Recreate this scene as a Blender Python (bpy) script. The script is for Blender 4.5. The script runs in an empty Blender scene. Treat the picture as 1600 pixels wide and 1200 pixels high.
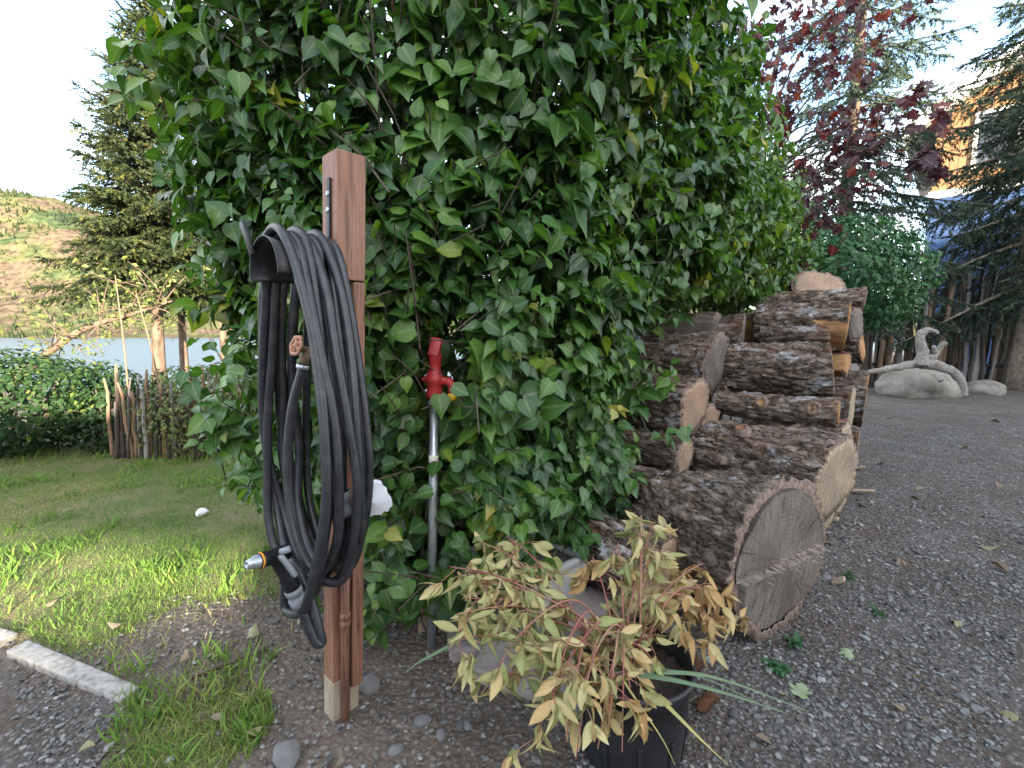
import bpy, bmesh, math, random
import numpy as np
from mathutils import Vector, Matrix, Quaternion

S = bpy.context.scene
COL = S.collection
rng = np.random.default_rng(11)
RD = random.Random(5)
rad = math.radians

# ------------------------------------------------------------------ camera, sky, sun, exposure
F, PITCH, CAMZ = 720.0, rad(6.3), 1.2
cd = bpy.data.cameras.new('camera')
cam = bpy.data.objects.new('camera', cd)
COL.objects.link(cam)
cam.location = (0, 0, CAMZ)
cam.rotation_euler = (rad(90) - PITCH, 0, 0)
cd.sensor_width = 36
cd.lens = 36 * F / 1600
cd.clip_start = 0.02
cd.clip_end = 9000
S.camera = cam

SUN_HEAD, SUN_EL = 157.0, 13.0
W = bpy.data.worlds.new('World')
S.world = W
W.use_nodes = True
wt = W.node_tree
wt.nodes.clear()


def nd(t, kind, **kw):
    n = t.nodes.new('ShaderNode' + kind)
    for k, v in kw.items():
        if k in n.inputs.keys():
            n.inputs[k].default_value = v
        else:
            setattr(n, k, v)
    return n


def lk(t, a, b):
    t.links.new(a, b)


def ramp(t, fac, stops, interp='LINEAR'):
    r = t.nodes.new('ShaderNodeValToRGB')
    r.color_ramp.interpolation = interp
    e = r.color_ramp.elements
    while len(e) < len(stops):
        e.new(0.5)
    for k, (p, c) in enumerate(stops):
        e[k].position = p
        e[k].color = (*c, 1) if len(c) == 3 else c
    if fac is not None:
        t.links.new(fac, r.inputs[0])
    return r


wo = nd(wt, 'OutputWorld')
bg = nd(wt, 'Background', Strength=0.15)
sky = nd(wt, 'TexSky', sky_type='NISHITA', sun_disc=False, sun_elevation=rad(SUN_EL), sun_rotation=rad(SUN_HEAD),
         altitude=600, air_density=1.0, dust_density=1.6, ozone_density=1.3)
tc = nd(wt, 'TexCoord')
sep = nd(wt, 'SeparateXYZ')
lk(wt, tc.outputs['Generated'], sep.inputs[0])
zz = nd(wt, 'Math', operation='ADD')
zz.inputs[1].default_value = 0.16
lk(wt, sep.outputs['Z'], zz.inputs[0])
cb = nd(wt, 'CombineXYZ')
for k, o in ((0, 'X'), (1, 'Y')):
    dv = nd(wt, 'Math', operation='DIVIDE')
    lk(wt, sep.outputs[o], dv.inputs[0])
    lk(wt, zz.outputs[0], dv.inputs[1])
    lk(wt, dv.outputs[0], cb.inputs[k])
cn = nd(wt, 'TexNoise', Scale=1.15, Detail=7.0, Roughness=0.55, Distortion=0.5)
lk(wt, cb.outputs[0], cn.inputs['Vector'])
cr = ramp(wt, cn.outputs[0], [(0.42, (0, 0, 0)), (0.64, (0.85, 0.85, 0.85))])
mx = nd(wt, 'MixRGB', Color2=(4.6, 4.3, 3.9, 1))
lk(wt, cr.outputs[0], mx.inputs[0])
lk(wt, sky.outputs[0], mx.inputs[1])
lk(wt, mx.outputs[0], bg.inputs[0])
lk(wt, bg.outputs[0], wo.inputs[0])

sd = bpy.data.lights.new('sun', 'SUN')
sd.energy = 4.2
sd.angle = rad(0.5)
sd.color = (1.0, 0.85, 0.64)
sun = bpy.data.objects.new('sun', sd)
COL.objects.link(sun)
h_, e_ = rad(SUN_HEAD), rad(SUN_EL)
SUNV = Vector((math.sin(h_) * math.cos(e_), math.cos(h_) * math.cos(e_), math.sin(e_)))
sun.rotation_euler = (-SUNV).to_track_quat('-Z', 'Y').to_euler()

S.view_settings.view_transform = 'Standard'
S.view_settings.look = 'None'
S.view_settings.gamma = 1
S.view_settings.use_curve_mapping = False
S.view_settings.exposure = 2.78
S.render.engine = 'CYCLES'
S.cycles.max_bounces = 6
S.cycles.diffuse_bounces = 3
S.cycles.glossy_bounces = 3
S.cycles.transmission_bounces = 4
S.cycles.transparent_max_bounces = 4
S.cycles.use_denoising = True
S.cycles.caustics_reflective = False
S.cycles.caustics_refractive = False


# ------------------------------------------------------------------ geometry helpers
def ray(px, py):
    a, b = (px - 800) / F, (600 - py) / F
    return a, math.cos(PITCH) + b * math.sin(PITCH), b * math.cos(PITCH) - math.sin(PITCH)


def P(px, py, Y):
    a, dy, dz = ray(px, py)
    k = Y / dy
    return Vector((a * k, Y, CAMZ + dz * k))


def G(px, py, z=0.0):
    a, dy, dz = ray(px, py)
    k = (z - CAMZ) / dz
    return Vector((a * k, dy * k, z))


def vn(p, seed=0):
    p = np.asarray(p, float)
    i = np.floor(p).astype(np.int64)
    f = p - i
    f = f * f * (3 - 2 * f)
    out = 0
    for dx in (0, 1):
        for dy in (0, 1):
            for dz in (0, 1):
                h = ((i[..., 0] + dx) * 374761393 + (i[..., 1] + dy) * 668265263 + (i[..., 2] + dz) * 1440662683 + seed * 974711) & 0x7fffffff
                h = ((h ^ (h >> 13)) * 1274126177) & 0x7fffffff
                h = ((h ^ (h >> 16)) & 0xffff) / 65535.0
                w = (f[..., 0] if dx else 1 - f[..., 0]) * (f[..., 1] if dy else 1 - f[..., 1]) * (f[..., 2] if dz else 1 - f[..., 2])
                out = out + h * w
    return out


def fbm(p, seed=0, o=4):
    p = np.asarray(p, float)
    a, t, s = 0.5, 0, 0
    for k in range(o):
        s = s + a * vn(p * 2 ** k, seed + k)
        t += a
        a *= 0.5
    return s / t


def n2(x, y, sc, seed=0, o=3):
    x = np.asarray(x, float)
    y = np.asarray(y, float)
    return fbm(np.stack([x * sc, y * sc, np.zeros_like(x) + 0.37], -1), seed, o)


def unit(a):
    return a / np.maximum(np.linalg.norm(a, axis=-1, keepdims=True), 1e-9)


WM = {}


def props(o, label=None, cat=None, group=None, kind=None, category=None):
    cat = cat or category
    for k, v in (('label', label), ('category', cat), ('group', group), ('kind', kind)):
        if v:
            o[k] = v
    return o


def thing(name, label, cat, loc=(0, 0, 0), group=None, M=None):
    o = bpy.data.objects.new(name, None)
    o.empty_display_size = 0.1
    COL.objects.link(o)
    M = M if M is not None else Matrix.Translation(Vector(loc))
    o.matrix_world = M
    WM[o.name] = M.copy()
    return props(o, label, cat, group)


def link(o, parent=None, world=True):
    COL.objects.link(o)
    if parent is not None:
        o.parent = parent
        if world:
            o.matrix_parent_inverse = WM.get(parent.name, Matrix.Identity(4)).inverted()
        else:
            WM[o.name] = WM.get(parent.name, Matrix.Identity(4))
    return o


def mesh_data(name, V, Fc, mats, smooth=True, tint=None, mi=None):
    me = bpy.data.meshes.new(name)
    if isinstance(Fc, np.ndarray):
        V = np.asarray(V, np.float32)
        n, k = Fc.shape
        me.vertices.add(len(V))
        me.vertices.foreach_set('co', V.ravel())
        me.loops.add(n * k)
        me.loops.foreach_set('vertex_index', Fc.astype(np.int32).ravel())
        me.polygons.add(n)
        me.polygons.foreach_set('loop_start', np.arange(0, n * k, k, dtype=np.int32))
        me.update(calc_edges=True)
    else:
        me.from_pydata([tuple(v) for v in V], [], [tuple(f) for f in Fc])
        me.update()
    npoly = len(me.polygons)
    me.polygons.foreach_set('use_smooth', np.full(npoly, bool(smooth)))
    for m in (mats if isinstance(mats, (list, tuple)) else [mats]):
        me.materials.append(m)
    if mi is not None:
        me.polygons.foreach_set('material_index', np.asarray(mi, np.int32))
    if tint is not None:
        tint = np.asarray(tint, np.float32)
        cols_ = (('tint', tint),) if tint.ndim == 1 else (('tint', tint[:, 0]), ('rib', tint[:, 1]))
        for an_, av_ in cols_:
            a = me.attributes.new(an_, 'FLOAT', 'POINT')
            a.data.foreach_set('value', np.ascontiguousarray(av_))
    return me


def mk(name, V, Fc, mats, parent=None, smooth=True, tint=None, mi=None, world=True, **pr):
    o = bpy.data.objects.new(name, mesh_data(name, V, Fc, mats, smooth, tint, mi))
    link(o, parent, world)
    return props(o, **pr)


def tube(pts, rads, sides=10, caps=True):
    pts = np.asarray([tuple(p) for p in pts], float)
    n = len(pts)
    rads = np.broadcast_to(np.asarray(rads, float), (n,))
    tan = unit(np.gradient(pts, axis=0))
    up = np.array([0, 0, 1.0]) if abs(tan[0, 2]) < 0.9 else np.array([1.0, 0, 0])
    b = np.cross(tan[0], up)
    b /= np.linalg.norm(b)
    V = []
    a = np.linspace(0, 2 * math.pi, sides, endpoint=False)
    for k in range(n):
        b = b - tan[k] * np.dot(b, tan[k])
        b /= max(np.linalg.norm(b), 1e-9)
        c = np.cross(tan[k], b)
        V.append(pts[k] + rads[k] * (np.cos(a)[:, None] * b + np.sin(a)[:, None] * c))
    V = np.concatenate(V)
    j = np.arange(sides)
    j2 = (j + 1) % sides
    Fs = []
    for k in range(n - 1):
        q0, q1 = k * sides, (k + 1) * sides
        Fs.append(np.stack([q0 + j, q0 + j2, q1 + j2], 1))
        Fs.append(np.stack([q0 + j, q1 + j2, q1 + j], 1))
    if caps:
        V = np.concatenate([V, pts[:1], pts[-1:]])
        m = n * sides
        Fs.append(np.stack([j2, j, np.full(sides, m)], 1))
        Fs.append(np.stack([(n - 1) * sides + j, (n - 1) * sides + j2, np.full(sides, m + 1)], 1))
    return V, np.concatenate(Fs)


def join(parts):
    Vs, Fs, o = [], [], 0
    for V, Fc in parts:
        Vs.append(np.asarray(V, float))
        Fs.append(np.asarray(Fc) + o)
        o += len(V)
    return np.concatenate(Vs), np.concatenate(Fs)


def smoothline(pts, n=8):
    pts = np.asarray([tuple(p) for p in pts], float)
    q = np.concatenate([2 * pts[:1] - pts[1:2], pts, 2 * pts[-1:] - pts[-2:-1]])
    out = []
    t = np.linspace(0, 1, n, endpoint=False)[:, None]
    for k in range(1, len(q) - 2):
        a, b, c, d = q[k - 1], q[k], q[k + 1], q[k + 2]
        out.append(0.5 * (2 * b + (c - a) * t + (2 * a - 5 * b + 4 * c - d) * t ** 2 + (-a + 3 * b - 3 * c + d) * t ** 3))
    out.append(pts[-1:])
    return np.concatenate(out)


def lathe(prof, seg=32, center=(0, 0, 0), axis=None):
    a = np.linspace(0, 2 * math.pi, seg, endpoint=False)
    V = np.concatenate([np.stack([r * np.cos(a), r * np.sin(a), np.full(seg, z)], 1) for r, z in prof])
    if axis is not None:
        q = Vector((0, 0, 1)).rotation_difference(Vector(axis)).to_matrix()
        V = V @ np.array(q).T
    V = V + np.array(tuple(center))
    j = np.arange(seg)
    j2 = (j + 1) % seg
    Fs = []
    for k in range(len(prof) - 1):
        Fs += [np.stack([k * seg + j, k * seg + j2, (k + 1) * seg + j2], 1), np.stack([k * seg + j, (k + 1) * seg + j2, (k + 1) * seg + j], 1)]
    return V, np.concatenate(Fs)


def box(size, M=None, bevel=0.0, seg=2):
    bm = bmesh.new()
    bmesh.ops.create_cube(bm, size=1)
    bmesh.ops.scale(bm, vec=size, verts=bm.verts)
    if bevel:
        bmesh.ops.bevel(bm, geom=bm.edges[:], offset=bevel, segments=seg, affect='EDGES', profile=0.5)
    bmesh.ops.triangulate(bm, faces=bm.faces)
    if M is not None:
        bmesh.ops.transform(bm, matrix=M, verts=bm.verts)
    bm.verts.index_update()
    V = np.array([tuple(v.co) for v in bm.verts])
    Fc = np.array([[v.index for v in f.verts] for f in bm.faces])
    bm.free()
    return V, Fc


def bar(a, b, w, t, up=(0, 0, 1), bevel=0.0):
    a, b = Vector(a), Vector(b)
    x = (b - a).normalized()
    y = Vector(up).cross(x).normalized()
    z = x.cross(y)
    M = Matrix.Translation((a + b) / 2) @ Matrix((x, y, z)).transposed().to_4x4()
    return box(((b - a).length, w, t), M, bevel)


def frame(x, z):
    """matrix with columns x, y, z from direction x and rough normal z"""
    x = Vector(x).normalized()
    z = Vector(z)
    z = (z - x * z.dot(x)).normalized()
    return Matrix((x, z.cross(x), z)).transposed()


# ------------------------------------------------------------------ materials
def newmat(name):
    m = bpy.data.materials.new(name)
    m.use_nodes = True
    t = m.node_tree
    t.nodes.clear()
    out = nd(t, 'OutputMaterial')
    p = nd(t, 'BsdfPrincipled')
    lk(t, p.outputs[0], out.inputs[0])
    return m, t, p, out


def coords(t, sc=(1, 1, 1), kind='Object'):
    c = nd(t, 'TexCoord')
    mp = nd(t, 'Mapping')
    mp.inputs['Scale'].default_value = sc
    lk(t, c.outputs[kind], mp.inputs[0])
    return mp.outputs[0]


def addbump(t, p, hgt, strength=0.5, dist=0.01):
    b = nd(t, 'Bump', Strength=strength, Distance=dist)
    lk(t, hgt, b.inputs['Height'])
    lk(t, b.outputs[0], p.inputs['Normal'])
    return b


def mat(name, cols, nscale=8, sc=(1, 1, 1), detail=6, rough=0.7, bump=0.0, bdist=0.01, metal=0, spec=0.4, distort=0.0, nrough=0.6, lo=0.3, hi=0.7):
    m, t, p, out = newmat(name)
    v = coords(t, sc)
    n = nd(t, 'TexNoise', Scale=nscale, Detail=detail, Roughness=nrough, Distortion=distort)
    lk(t, v, n.inputs['Vector'])
    st = [(lo + (hi - lo) * k / max(1, len(cols) - 1), c) for k, c in enumerate(cols)]
    r = ramp(t, n.outputs[0], st)
    lk(t, r.outputs[0], p.inputs['Base Color'])
    p.inputs['Roughness'].default_value = rough
    p.inputs['Metallic'].default_value = metal
    p.inputs['Specular IOR Level'].default_value = spec
    if bump:
        addbump(t, p, n.outputs[0], bump, bdist)
    return m


def leafmat(name, stops, rough=0.5, spec=0.4, trans=0.3, tcol=(1, 1, 1), vein=True):
    m, t, p, out = newmat(name)
    a = nd(t, 'Attribute', attribute_name='tint')
    v = coords(t)
    n = nd(t, 'TexNoise', Scale=28.0, Detail=3.0)
    lk(t, v, n.inputs['Vector'])
    ma = nd(t, 'Math', operation='MULTIPLY_ADD')
    lk(t, n.outputs[0], ma.inputs[0])
    ma.inputs[1].default_value = 0.24
    sb = nd(t, 'Math', operation='SUBTRACT')
    lk(t, a.outputs['Fac'], sb.inputs[0])
    sb.inputs[1].default_value = 0.12
    lk(t, sb.outputs[0], ma.inputs[2])
    r = ramp(t, ma.outputs[0], stops)
    if vein:
        rb_ = nd(t, 'Attribute', attribute_name='rib')
        rr_ = ramp(t, rb_.outputs['Fac'], [(0.0, (0.80, 0.84, 0.80)), (0.45, (1, 1, 1)), (0.86, (1, 1, 1)), (0.95, (1.0, 1.0, 1.0))])
        mv = nd(t, 'MixRGB', blend_type='MULTIPLY')
        mv.inputs[0].default_value = 1
        lk(t, r.outputs[0], mv.inputs[1])
        lk(t, rr_.outputs[0], mv.inputs[2])
        rl_ = ramp(t, rb_.outputs['Fac'], [(0.84, (0, 0, 0)), (0.96, (0.30, 0.30, 0.30))])
        r = nd(t, 'MixRGB', Color2=(0.34, 0.40, 0.20, 1))
        lk(t, rl_.outputs[0], r.inputs[0])
        lk(t, mv.outputs[0], r.inputs[1])
    lk(t, r.outputs[0], p.inputs['Base Color'])
    p.inputs['Roughness'].default_value = rough
    p.inputs['Specular IOR Level'].default_value = spec
    if vein:
        addbump(t, p, n.outputs[0], 0.25, 0.004)
    if trans:
        tr = nd(t, 'BsdfTranslucent')
        mc = nd(t, 'MixRGB', blend_type='MULTIPLY', Color2=(*tcol, 1))
        mc.inputs[0].default_value = 1
        lk(t, r.outputs[0], mc.inputs[1])
        lk(t, mc.outputs[0], tr.inputs[0])
        mi = nd(t, 'MixShader')
        mi.inputs[0].default_value = trans
        lk(t, p.outputs[0], mi.inputs[1])
        lk(t, tr.outputs[0], mi.inputs[2])
        lk(t, mi.outputs[0], out.inputs[0])
    return m


MT = {}
MT['lilac'] = leafmat('lilac_leaf', [(0.0, (0.026, 0.070, 0.022)), (0.45, (0.055, 0.138, 0.028)), (0.8, (0.11, 0.215, 0.03)), (0.93, (0.16, 0.24, 0.035)), (1.0, (0.30, 0.28, 0.05))], rough=0.38, spec=0.5, trans=0.30, tcol=(1.7, 1.8, 0.5))
MT['peony'] = leafmat('peony_leaf', [(0.0, (0.19, 0.23, 0.085)), (0.3, (0.36, 0.36, 0.145)), (0.5, (0.54, 0.46, 0.23)), (0.75, (0.55, 0.38, 0.17)), (1.0, (0.36, 0.19, 0.07))], rough=0.6, spec=0.25, trans=0.25)
MT['maple'] = leafmat('maple_leaf', [(0.0, (0.030, 0.018, 0.030)), (0.5, (0.085, 0.022, 0.030)), (0.8, (0.20, 0.035, 0.025)), (1.0, (0.20, 0.085, 0.03))], rough=0.45, spec=0.4, trans=0.3, tcol=(1.6, 1.0, 1.0))
MT['fir'] = leafmat('fir_needles', [(0.0, (0.018, 0.030, 0.014)), (0.5, (0.042, 0.062, 0.022)), (1.0, (0.14, 0.145, 0.035))], rough=0.6, spec=0.25, trans=0.3, vein=False)
MT['spruce'] = leafmat('spruce_needles', [(0.0, (0.022, 0.038, 0.026)), (0.6, (0.06, 0.092, 0.062)), (1.0, (0.11, 0.14, 0.08))], rough=0.6, spec=0.25, trans=0.15, vein=False)
MT['shrub'] = leafmat('shrub_leaf', [(0.0, (0.012, 0.034, 0.012)), (0.6, (0.032, 0.075, 0.022)), (1.0, (0.15, 0.18, 0.035))], rough=0.6, spec=0.2, trans=0.3, vein=False)
MT['brightshrub'] = leafmat('bright_shrub_leaf', [(0.0, (0.025, 0.085, 0.028)), (0.6, (0.05, 0.15, 0.045)), (1.0, (0.10, 0.22, 0.06))], rough=0.5, trans=0.3, vein=False)
MT['birch'] = leafmat('airy_leaf', [(0.0, (0.08, 0.12, 0.03)), (0.6, (0.20, 0.23, 0.06)), (1.0, (0.40, 0.34, 0.08))], rough=0.6, trans=0.35, vein=False)
MT['grass'] = leafmat('grass_blade', [(0.0, (0.095, 0.19, 0.035)), (0.4, (0.165, 0.28, 0.05)), (0.7, (0.33, 0.31, 0.11)), (1.0, (0.45, 0.37, 0.20))], rough=0.6, spec=0.25, trans=0.3, vein=False)
MT['bluegrass'] = leafmat('iris_blade', [(0.0, (0.10, 0.16, 0.085)), (0.6, (0.17, 0.23, 0.11)), (1.0, (0.45, 0.36, 0.10))], rough=0.5, trans=0.15, vein=False)
MT['deadleaf'] = leafmat('fallen_leaf', [(0.0, (0.33, 0.40, 0.24)), (0.25, (0.36, 0.33, 0.18)), (0.5, (0.31, 0.25, 0.19)), (0.8, (0.21, 0.13, 0.085)), (1.0, (0.13, 0.07, 0.045))], rough=0.7, spec=0.2, trans=0.15)

MT['stem'] = mat('grey_stem', [(0.05, 0.04, 0.03), (0.13, 0.10, 0.075)], 30, rough=0.85, bump=0.4)
MT['peonystem'] = mat('pink_stem', [(0.22, 0.06, 0.055), (0.30, 0.13, 0.09), (0.28, 0.21, 0.11)], 9, rough=0.5, lo=0.35, hi=0.65)
MT['firbark'] = mat('conifer_bark', [(0.05, 0.035, 0.026), (0.12, 0.085, 0.06), (0.17, 0.125, 0.095)], 9, (1, 1, 0.3), rough=0.9, bump=0.8, bdist=0.03)
MT['sprucebark'] = mat('pale_spruce_bark', [(0.14, 0.105, 0.075), (0.30, 0.24, 0.18), (0.38, 0.32, 0.25)], 16, (1, 1, 0.6), rough=0.9, bump=0.7, bdist=0.02)
MT['hose'] = mat('black_rubber', [(0.010, 0.011, 0.014), (0.020, 0.022, 0.027), (0.055, 0.055, 0.055)], 26, detail=10, nrough=0.75, rough=0.40, spec=0.5, bump=0.12, bdist=0.002)
MT['blackplastic'] = mat('black_plastic', [(0.007, 0.0075, 0.009), (0.016, 0.017, 0.02)], 40, rough=0.42, spec=0.3)
MT['pot'] = mat('black_pot_plastic', [(0.012, 0.013, 0.015), (0.028, 0.028, 0.03)], 7, rough=0.45, spec=0.45, bump=0.05)
MT['steel'] = mat('galvanised_steel', [(0.34, 0.37, 0.40), (0.55, 0.58, 0.60)], 30, rough=0.42, metal=0.75)
MT['greyplastic'] = mat('grey_plastic', [(0.16, 0.18, 0.20), (0.24, 0.26, 0.28)], 30, rough=0.5)
MT['brass'] = mat('old_brass', [(0.10, 0.075, 0.05), (0.22, 0.16, 0.10)], 40, rough=0.55, metal=0.5, bump=0.2)
MT['rust'] = mat('faded_red_paint', [(0.32, 0.14, 0.09), (0.42, 0.24, 0.16)], 40, rough=0.7, bump=0.2)
MT['red'] = mat('red_paint', [(0.30, 0.018, 0.022), (0.42, 0.035, 0.035)], 20, rough=0.45, bump=0.1)
MT['yellow'] = mat('yellow_plastic', [(0.62, 0.36, 0.02), (0.7, 0.42, 0.03)], 20, rough=0.4)
MT['orange'] = mat('orange_plastic', [(0.62, 0.25, 0.03), (0.7, 0.3, 0.04)], 20, rough=0.4)
MT['white'] = mat('white_plastic', [(0.62, 0.65, 0.72), (0.74, 0.76, 0.80)], 12, rough=0.4)
MT['tape'] = mat('white_tape', [(0.6, 0.58, 0.52), (0.72, 0.7, 0.64)], 12, rough=0.6)
MT['kerb'] = mat('white_painted_timber', [(0.13, 0.115, 0.095), (0.30, 0.285, 0.26), (0.38, 0.37, 0.35)], 34, (1, 1, 1), rough=0.9, bump=0.5)
MT['boxgrey'] = mat('grey_concrete', [(0.30, 0.29, 0.27), (0.42, 0.41, 0.38)], 18, rough=0.8, bump=0.15)
MT['grate'] = mat('dark_grate', [(0.05, 0.045, 0.042), (0.10, 0.085, 0.075)], 18, rough=0.7)
MT['paver'] = mat('pinkish_stone', [(0.17, 0.14, 0.13), (0.27, 0.23, 0.21), (0.32, 0.28, 0.26)], 14, rough=0.9, bump=0.5)
MT['tan'] = mat('tan_board', [(0.24, 0.18, 0.115), (0.36, 0.29, 0.20)], 10, (1, 1, 0.15), rough=0.8, bump=0.2)
MT['stone'] = mat('grey_stone', [(0.10, 0.098, 0.098), (0.21, 0.205, 0.20)], 9, rough=0.9, bump=0.5)
MT['boulder'] = mat('boulder_stone', [(0.15, 0.135, 0.115), (0.25, 0.23, 0.20), (0.31, 0.29, 0.26)], 5, rough=0.9, bump=0.6, bdist=0.03)
MT['driftwood'] = mat('driftwood', [(0.11, 0.10, 0.085), (0.24, 0.22, 0.195), (0.33, 0.31, 0.28)], 16, (1, 3, 3), rough=0.9, bump=0.7)
MT['stake'] = mat('dark_stake', [(0.03, 0.024, 0.02), (0.085, 0.065, 0.05)], 8, (1, 1, 0.2), rough=0.9, bump=0.4)
MT['staketan'] = mat('tan_stake', [(0.16, 0.10, 0.06), (0.30, 0.20, 0.13)], 8, (1, 1, 0.2), rough=0.9, bump=0.4)
MT['stakegrey'] = mat('grey_stake', [(0.15, 0.14, 0.13), (0.32, 0.29, 0.26)], 8, (1, 1, 0.2), rough=0.9, bump=0.4)
MT['seed'] = mat('brown_seed', [(0.08, 0.045, 0.03), (0.18, 0.10, 0.06)], 30, rough=0.8)
MT['blue'] = mat('blue_siding', [(0.05, 0.095, 0.23), (0.062, 0.12, 0.28)], 4, rough=0.55)
MT['cedar'] = mat('cedar_boards', [(0.26, 0.13, 0.055), (0.34, 0.185, 0.085), (0.39, 0.23, 0.12)], 5, (6, 6, 0.4), rough=0.55)
MT['trim'] = mat('white_trim', [(0.72, 0.72, 0.72), (0.8, 0.8, 0.8)], 4, rough=0.5)
MT['roof'] = mat('grey_metal_roof', [(0.35, 0.36, 0.37), (0.45, 0.46, 0.47)], 4, rough=0.45, metal=0.3)
MT['render'] = mat('beige_render', [(0.45, 0.41, 0.35), (0.52, 0.48, 0.42)], 4, rough=0.9)
MT['glass'] = mat('window_glass', [(0.05, 0.06, 0.07), (0.06, 0.07, 0.085)], 2, rough=0.05, spec=0.9)
MT['paper'] = mat('white_paper', [(0.7, 0.7, 0.7), (0.8, 0.8, 0.8)], 9, rough=0.8)
MT['cone'] = mat('cone_scales', [(0.14, 0.065, 0.035), (0.26, 0.13, 0.07)], 40, rough=0.8)
MT['potsoil'] = mat('dark_potting_soil', [(0.02, 0.016, 0.012), (0.06, 0.045, 0.035)], 60, rough=1.0, bump=0.8)


def wood_post_mat(name, dark):
    m, t, p, out = newmat(name)
    v = coords(t, (1, 1, 0.06))
    n = nd(t, 'TexNoise', Scale=70.0, Detail=5.0, Roughness=0.6, Distortion=0.3)
    lk(t, v, n.inputs['Vector'])
    k = dark
    r = ramp(t, n.outputs[0], [(0.28, (0.10 * k, 0.045 * k, 0.027 * k)), (0.5, (0.235 * k, 0.112 * k, 0.068 * k)), (0.75, (0.30 * k, 0.152 * k, 0.098 * k))])
    v2 = coords(t, (1, 1, 0.5))
    n_2 = nd(t, 'TexNoise', Scale=9.0, Detail=6.0, Roughness=0.7)
    lk(t, v2, n_2.inputs['Vector'])
    r2 = ramp(t, n_2.outputs[0], [(0.58, (0, 0, 0)), (0.74, (0.6, 0.6, 0.6))])
    mxx = nd(t, 'MixRGB', Color2=(0.36, 0.25, 0.19, 1))
    lk(t, r2.outputs[0], mxx.inputs[0])
    lk(t, r.outputs[0], mxx.inputs[1])
    nk = nd(t, 'TexNoise', Scale=26.0, Detail=3.0, Roughness=0.5)
    lk(t, coords(t, (1, 1, 0.035)), nk.inputs['Vector'])
    sk = nd(t, 'Math', operation='SUBTRACT')
    sk.inputs[1].default_value = 0.55
    lk(t, nk.outputs[0], sk.inputs[0])
    ak = nd(t, 'Math', operation='ABSOLUTE')
    lk(t, sk.outputs[0], ak.inputs[0])
    rk = ramp(t, ak.outputs[0], [(0.0, (0.25, 0.22, 0.2)), (0.012, (1, 1, 1))])
    mk_ = nd(t, 'MixRGB', blend_type='MULTIPLY')
    mk_.inputs[0].default_value = 0.8
    lk(t, mxx.outputs[0], mk_.inputs[1])
    lk(t, rk.outputs[0], mk_.inputs[2])
    lk(t, mk_.outputs[0], p.inputs['Base Color'])
    p.inputs['Roughness'].default_value = 0.55
    addbump(t, p, n.outputs[0], 0.35, 0.004)
    return m


MT['post'] = wood_post_mat('brown_stained_post', 1.0)
MT['conduit'] = wood_post_mat('brown_painted_pipe', 0.9)


def bark_mat(name, c0, c1, c2, lich):
    m, t, p, out = newmat(name)
    v = coords(t, (0.32, 1, 1))
    nw = nd(t, 'TexNoise', Scale=5.0, Detail=5.0)
    lk(t, v, nw.inputs['Vector'])
    add = nd(t, 'VectorMath', operation='MULTIPLY_ADD')
    lk(t, nw.outputs['Color'], add.inputs[0])
    add.inputs[1].default_value = (0.07, 0.07, 0.07)
    lk(t, v, add.inputs[2])
    n = nd(t, 'TexNoise', Scale=30.0, Detail=9.0, Roughness=0.7)
    lk(t, add.outputs[0], n.inputs['Vector'])
    rd = nd(t, 'TexNoise', Scale=20.0, Detail=5.0, Roughness=0.62)
    lk(t, add.outputs[0], rd.inputs['Vector'])
    ab = nd(t, 'Math', operation='SUBTRACT')
    ab.inputs[1].default_value = 0.5
    lk(t, rd.outputs[0], ab.inputs[0])
    ab2 = nd(t, 'Math', operation='ABSOLUTE')
    lk(t, ab.outputs[0], ab2.inputs[0])
    rv = ramp(t, ab2.outputs[0], [(0.0, (0.30, 0.26, 0.23)), (0.03, (0.8, 0.77, 0.75)), (0.08, (1, 1, 1))])
    r = ramp(t, n.outputs[0], [(0.32, c0), (0.5, c1), (0.66, c2)])
    mu = nd(t, 'MixRGB', blend_type='MULTIPLY')
    mu.inputs[0].default_value = 0.9
    lk(t, r.outputs[0], mu.inputs[1])
    lk(t, rv.outputs[0], mu.inputs[2])
    last = mu.outputs[0]
    for (sc_, lo_, hi_, col_, am, seed_) in ((5.0, 0.56, 0.66, (0.24, 0.115, 0.06), 0.75, 3.1), (8.0, 0.56, 0.61, (0.50, 0.50, 0.51), lich, 9.7), (30.0, 0.60, 0.66, (0.46, 0.44, 0.42), lich * 0.35, 1.3)):
        v3 = nd(t, 'Mapping')
        v3.inputs['Location'].default_value = (seed_, seed_, 0)
        v3.inputs['Scale'].default_value = (1.6, 1, 1)
        lk(t, v, v3.inputs[0])
        n3 = nd(t, 'TexNoise', Scale=sc_, Detail=8.0, Roughness=0.72)
        lk(t, v3.outputs[0], n3.inputs['Vector'])
        r3 = ramp(t, n3.outputs[0], [(lo_, (0, 0, 0)), (hi_, (am, am, am))])
        mxx = nd(t, 'MixRGB', Color2=(*col_, 1))
        lk(t, r3.outputs[0], mxx.inputs[0])
        lk(t, last, mxx.inputs[1])
        last = mxx.outputs[0]
    lk(t, last, p.inputs['Base Color'])
    p.inputs['Roughness'].default_value = 0.92
    p.inputs['Specular IOR Level'].default_value = 0.2
    hm = nd(t, 'Math', operation='MULTIPLY_ADD')
    lk(t, rv.outputs[0], hm.inputs[0])
    hm.inputs[1].default_value = 0.6
    lk(t, n.outputs[0], hm.inputs[2])
    addbump(t, p, hm.outputs[0], 1.0, 0.02)
    return m


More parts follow.
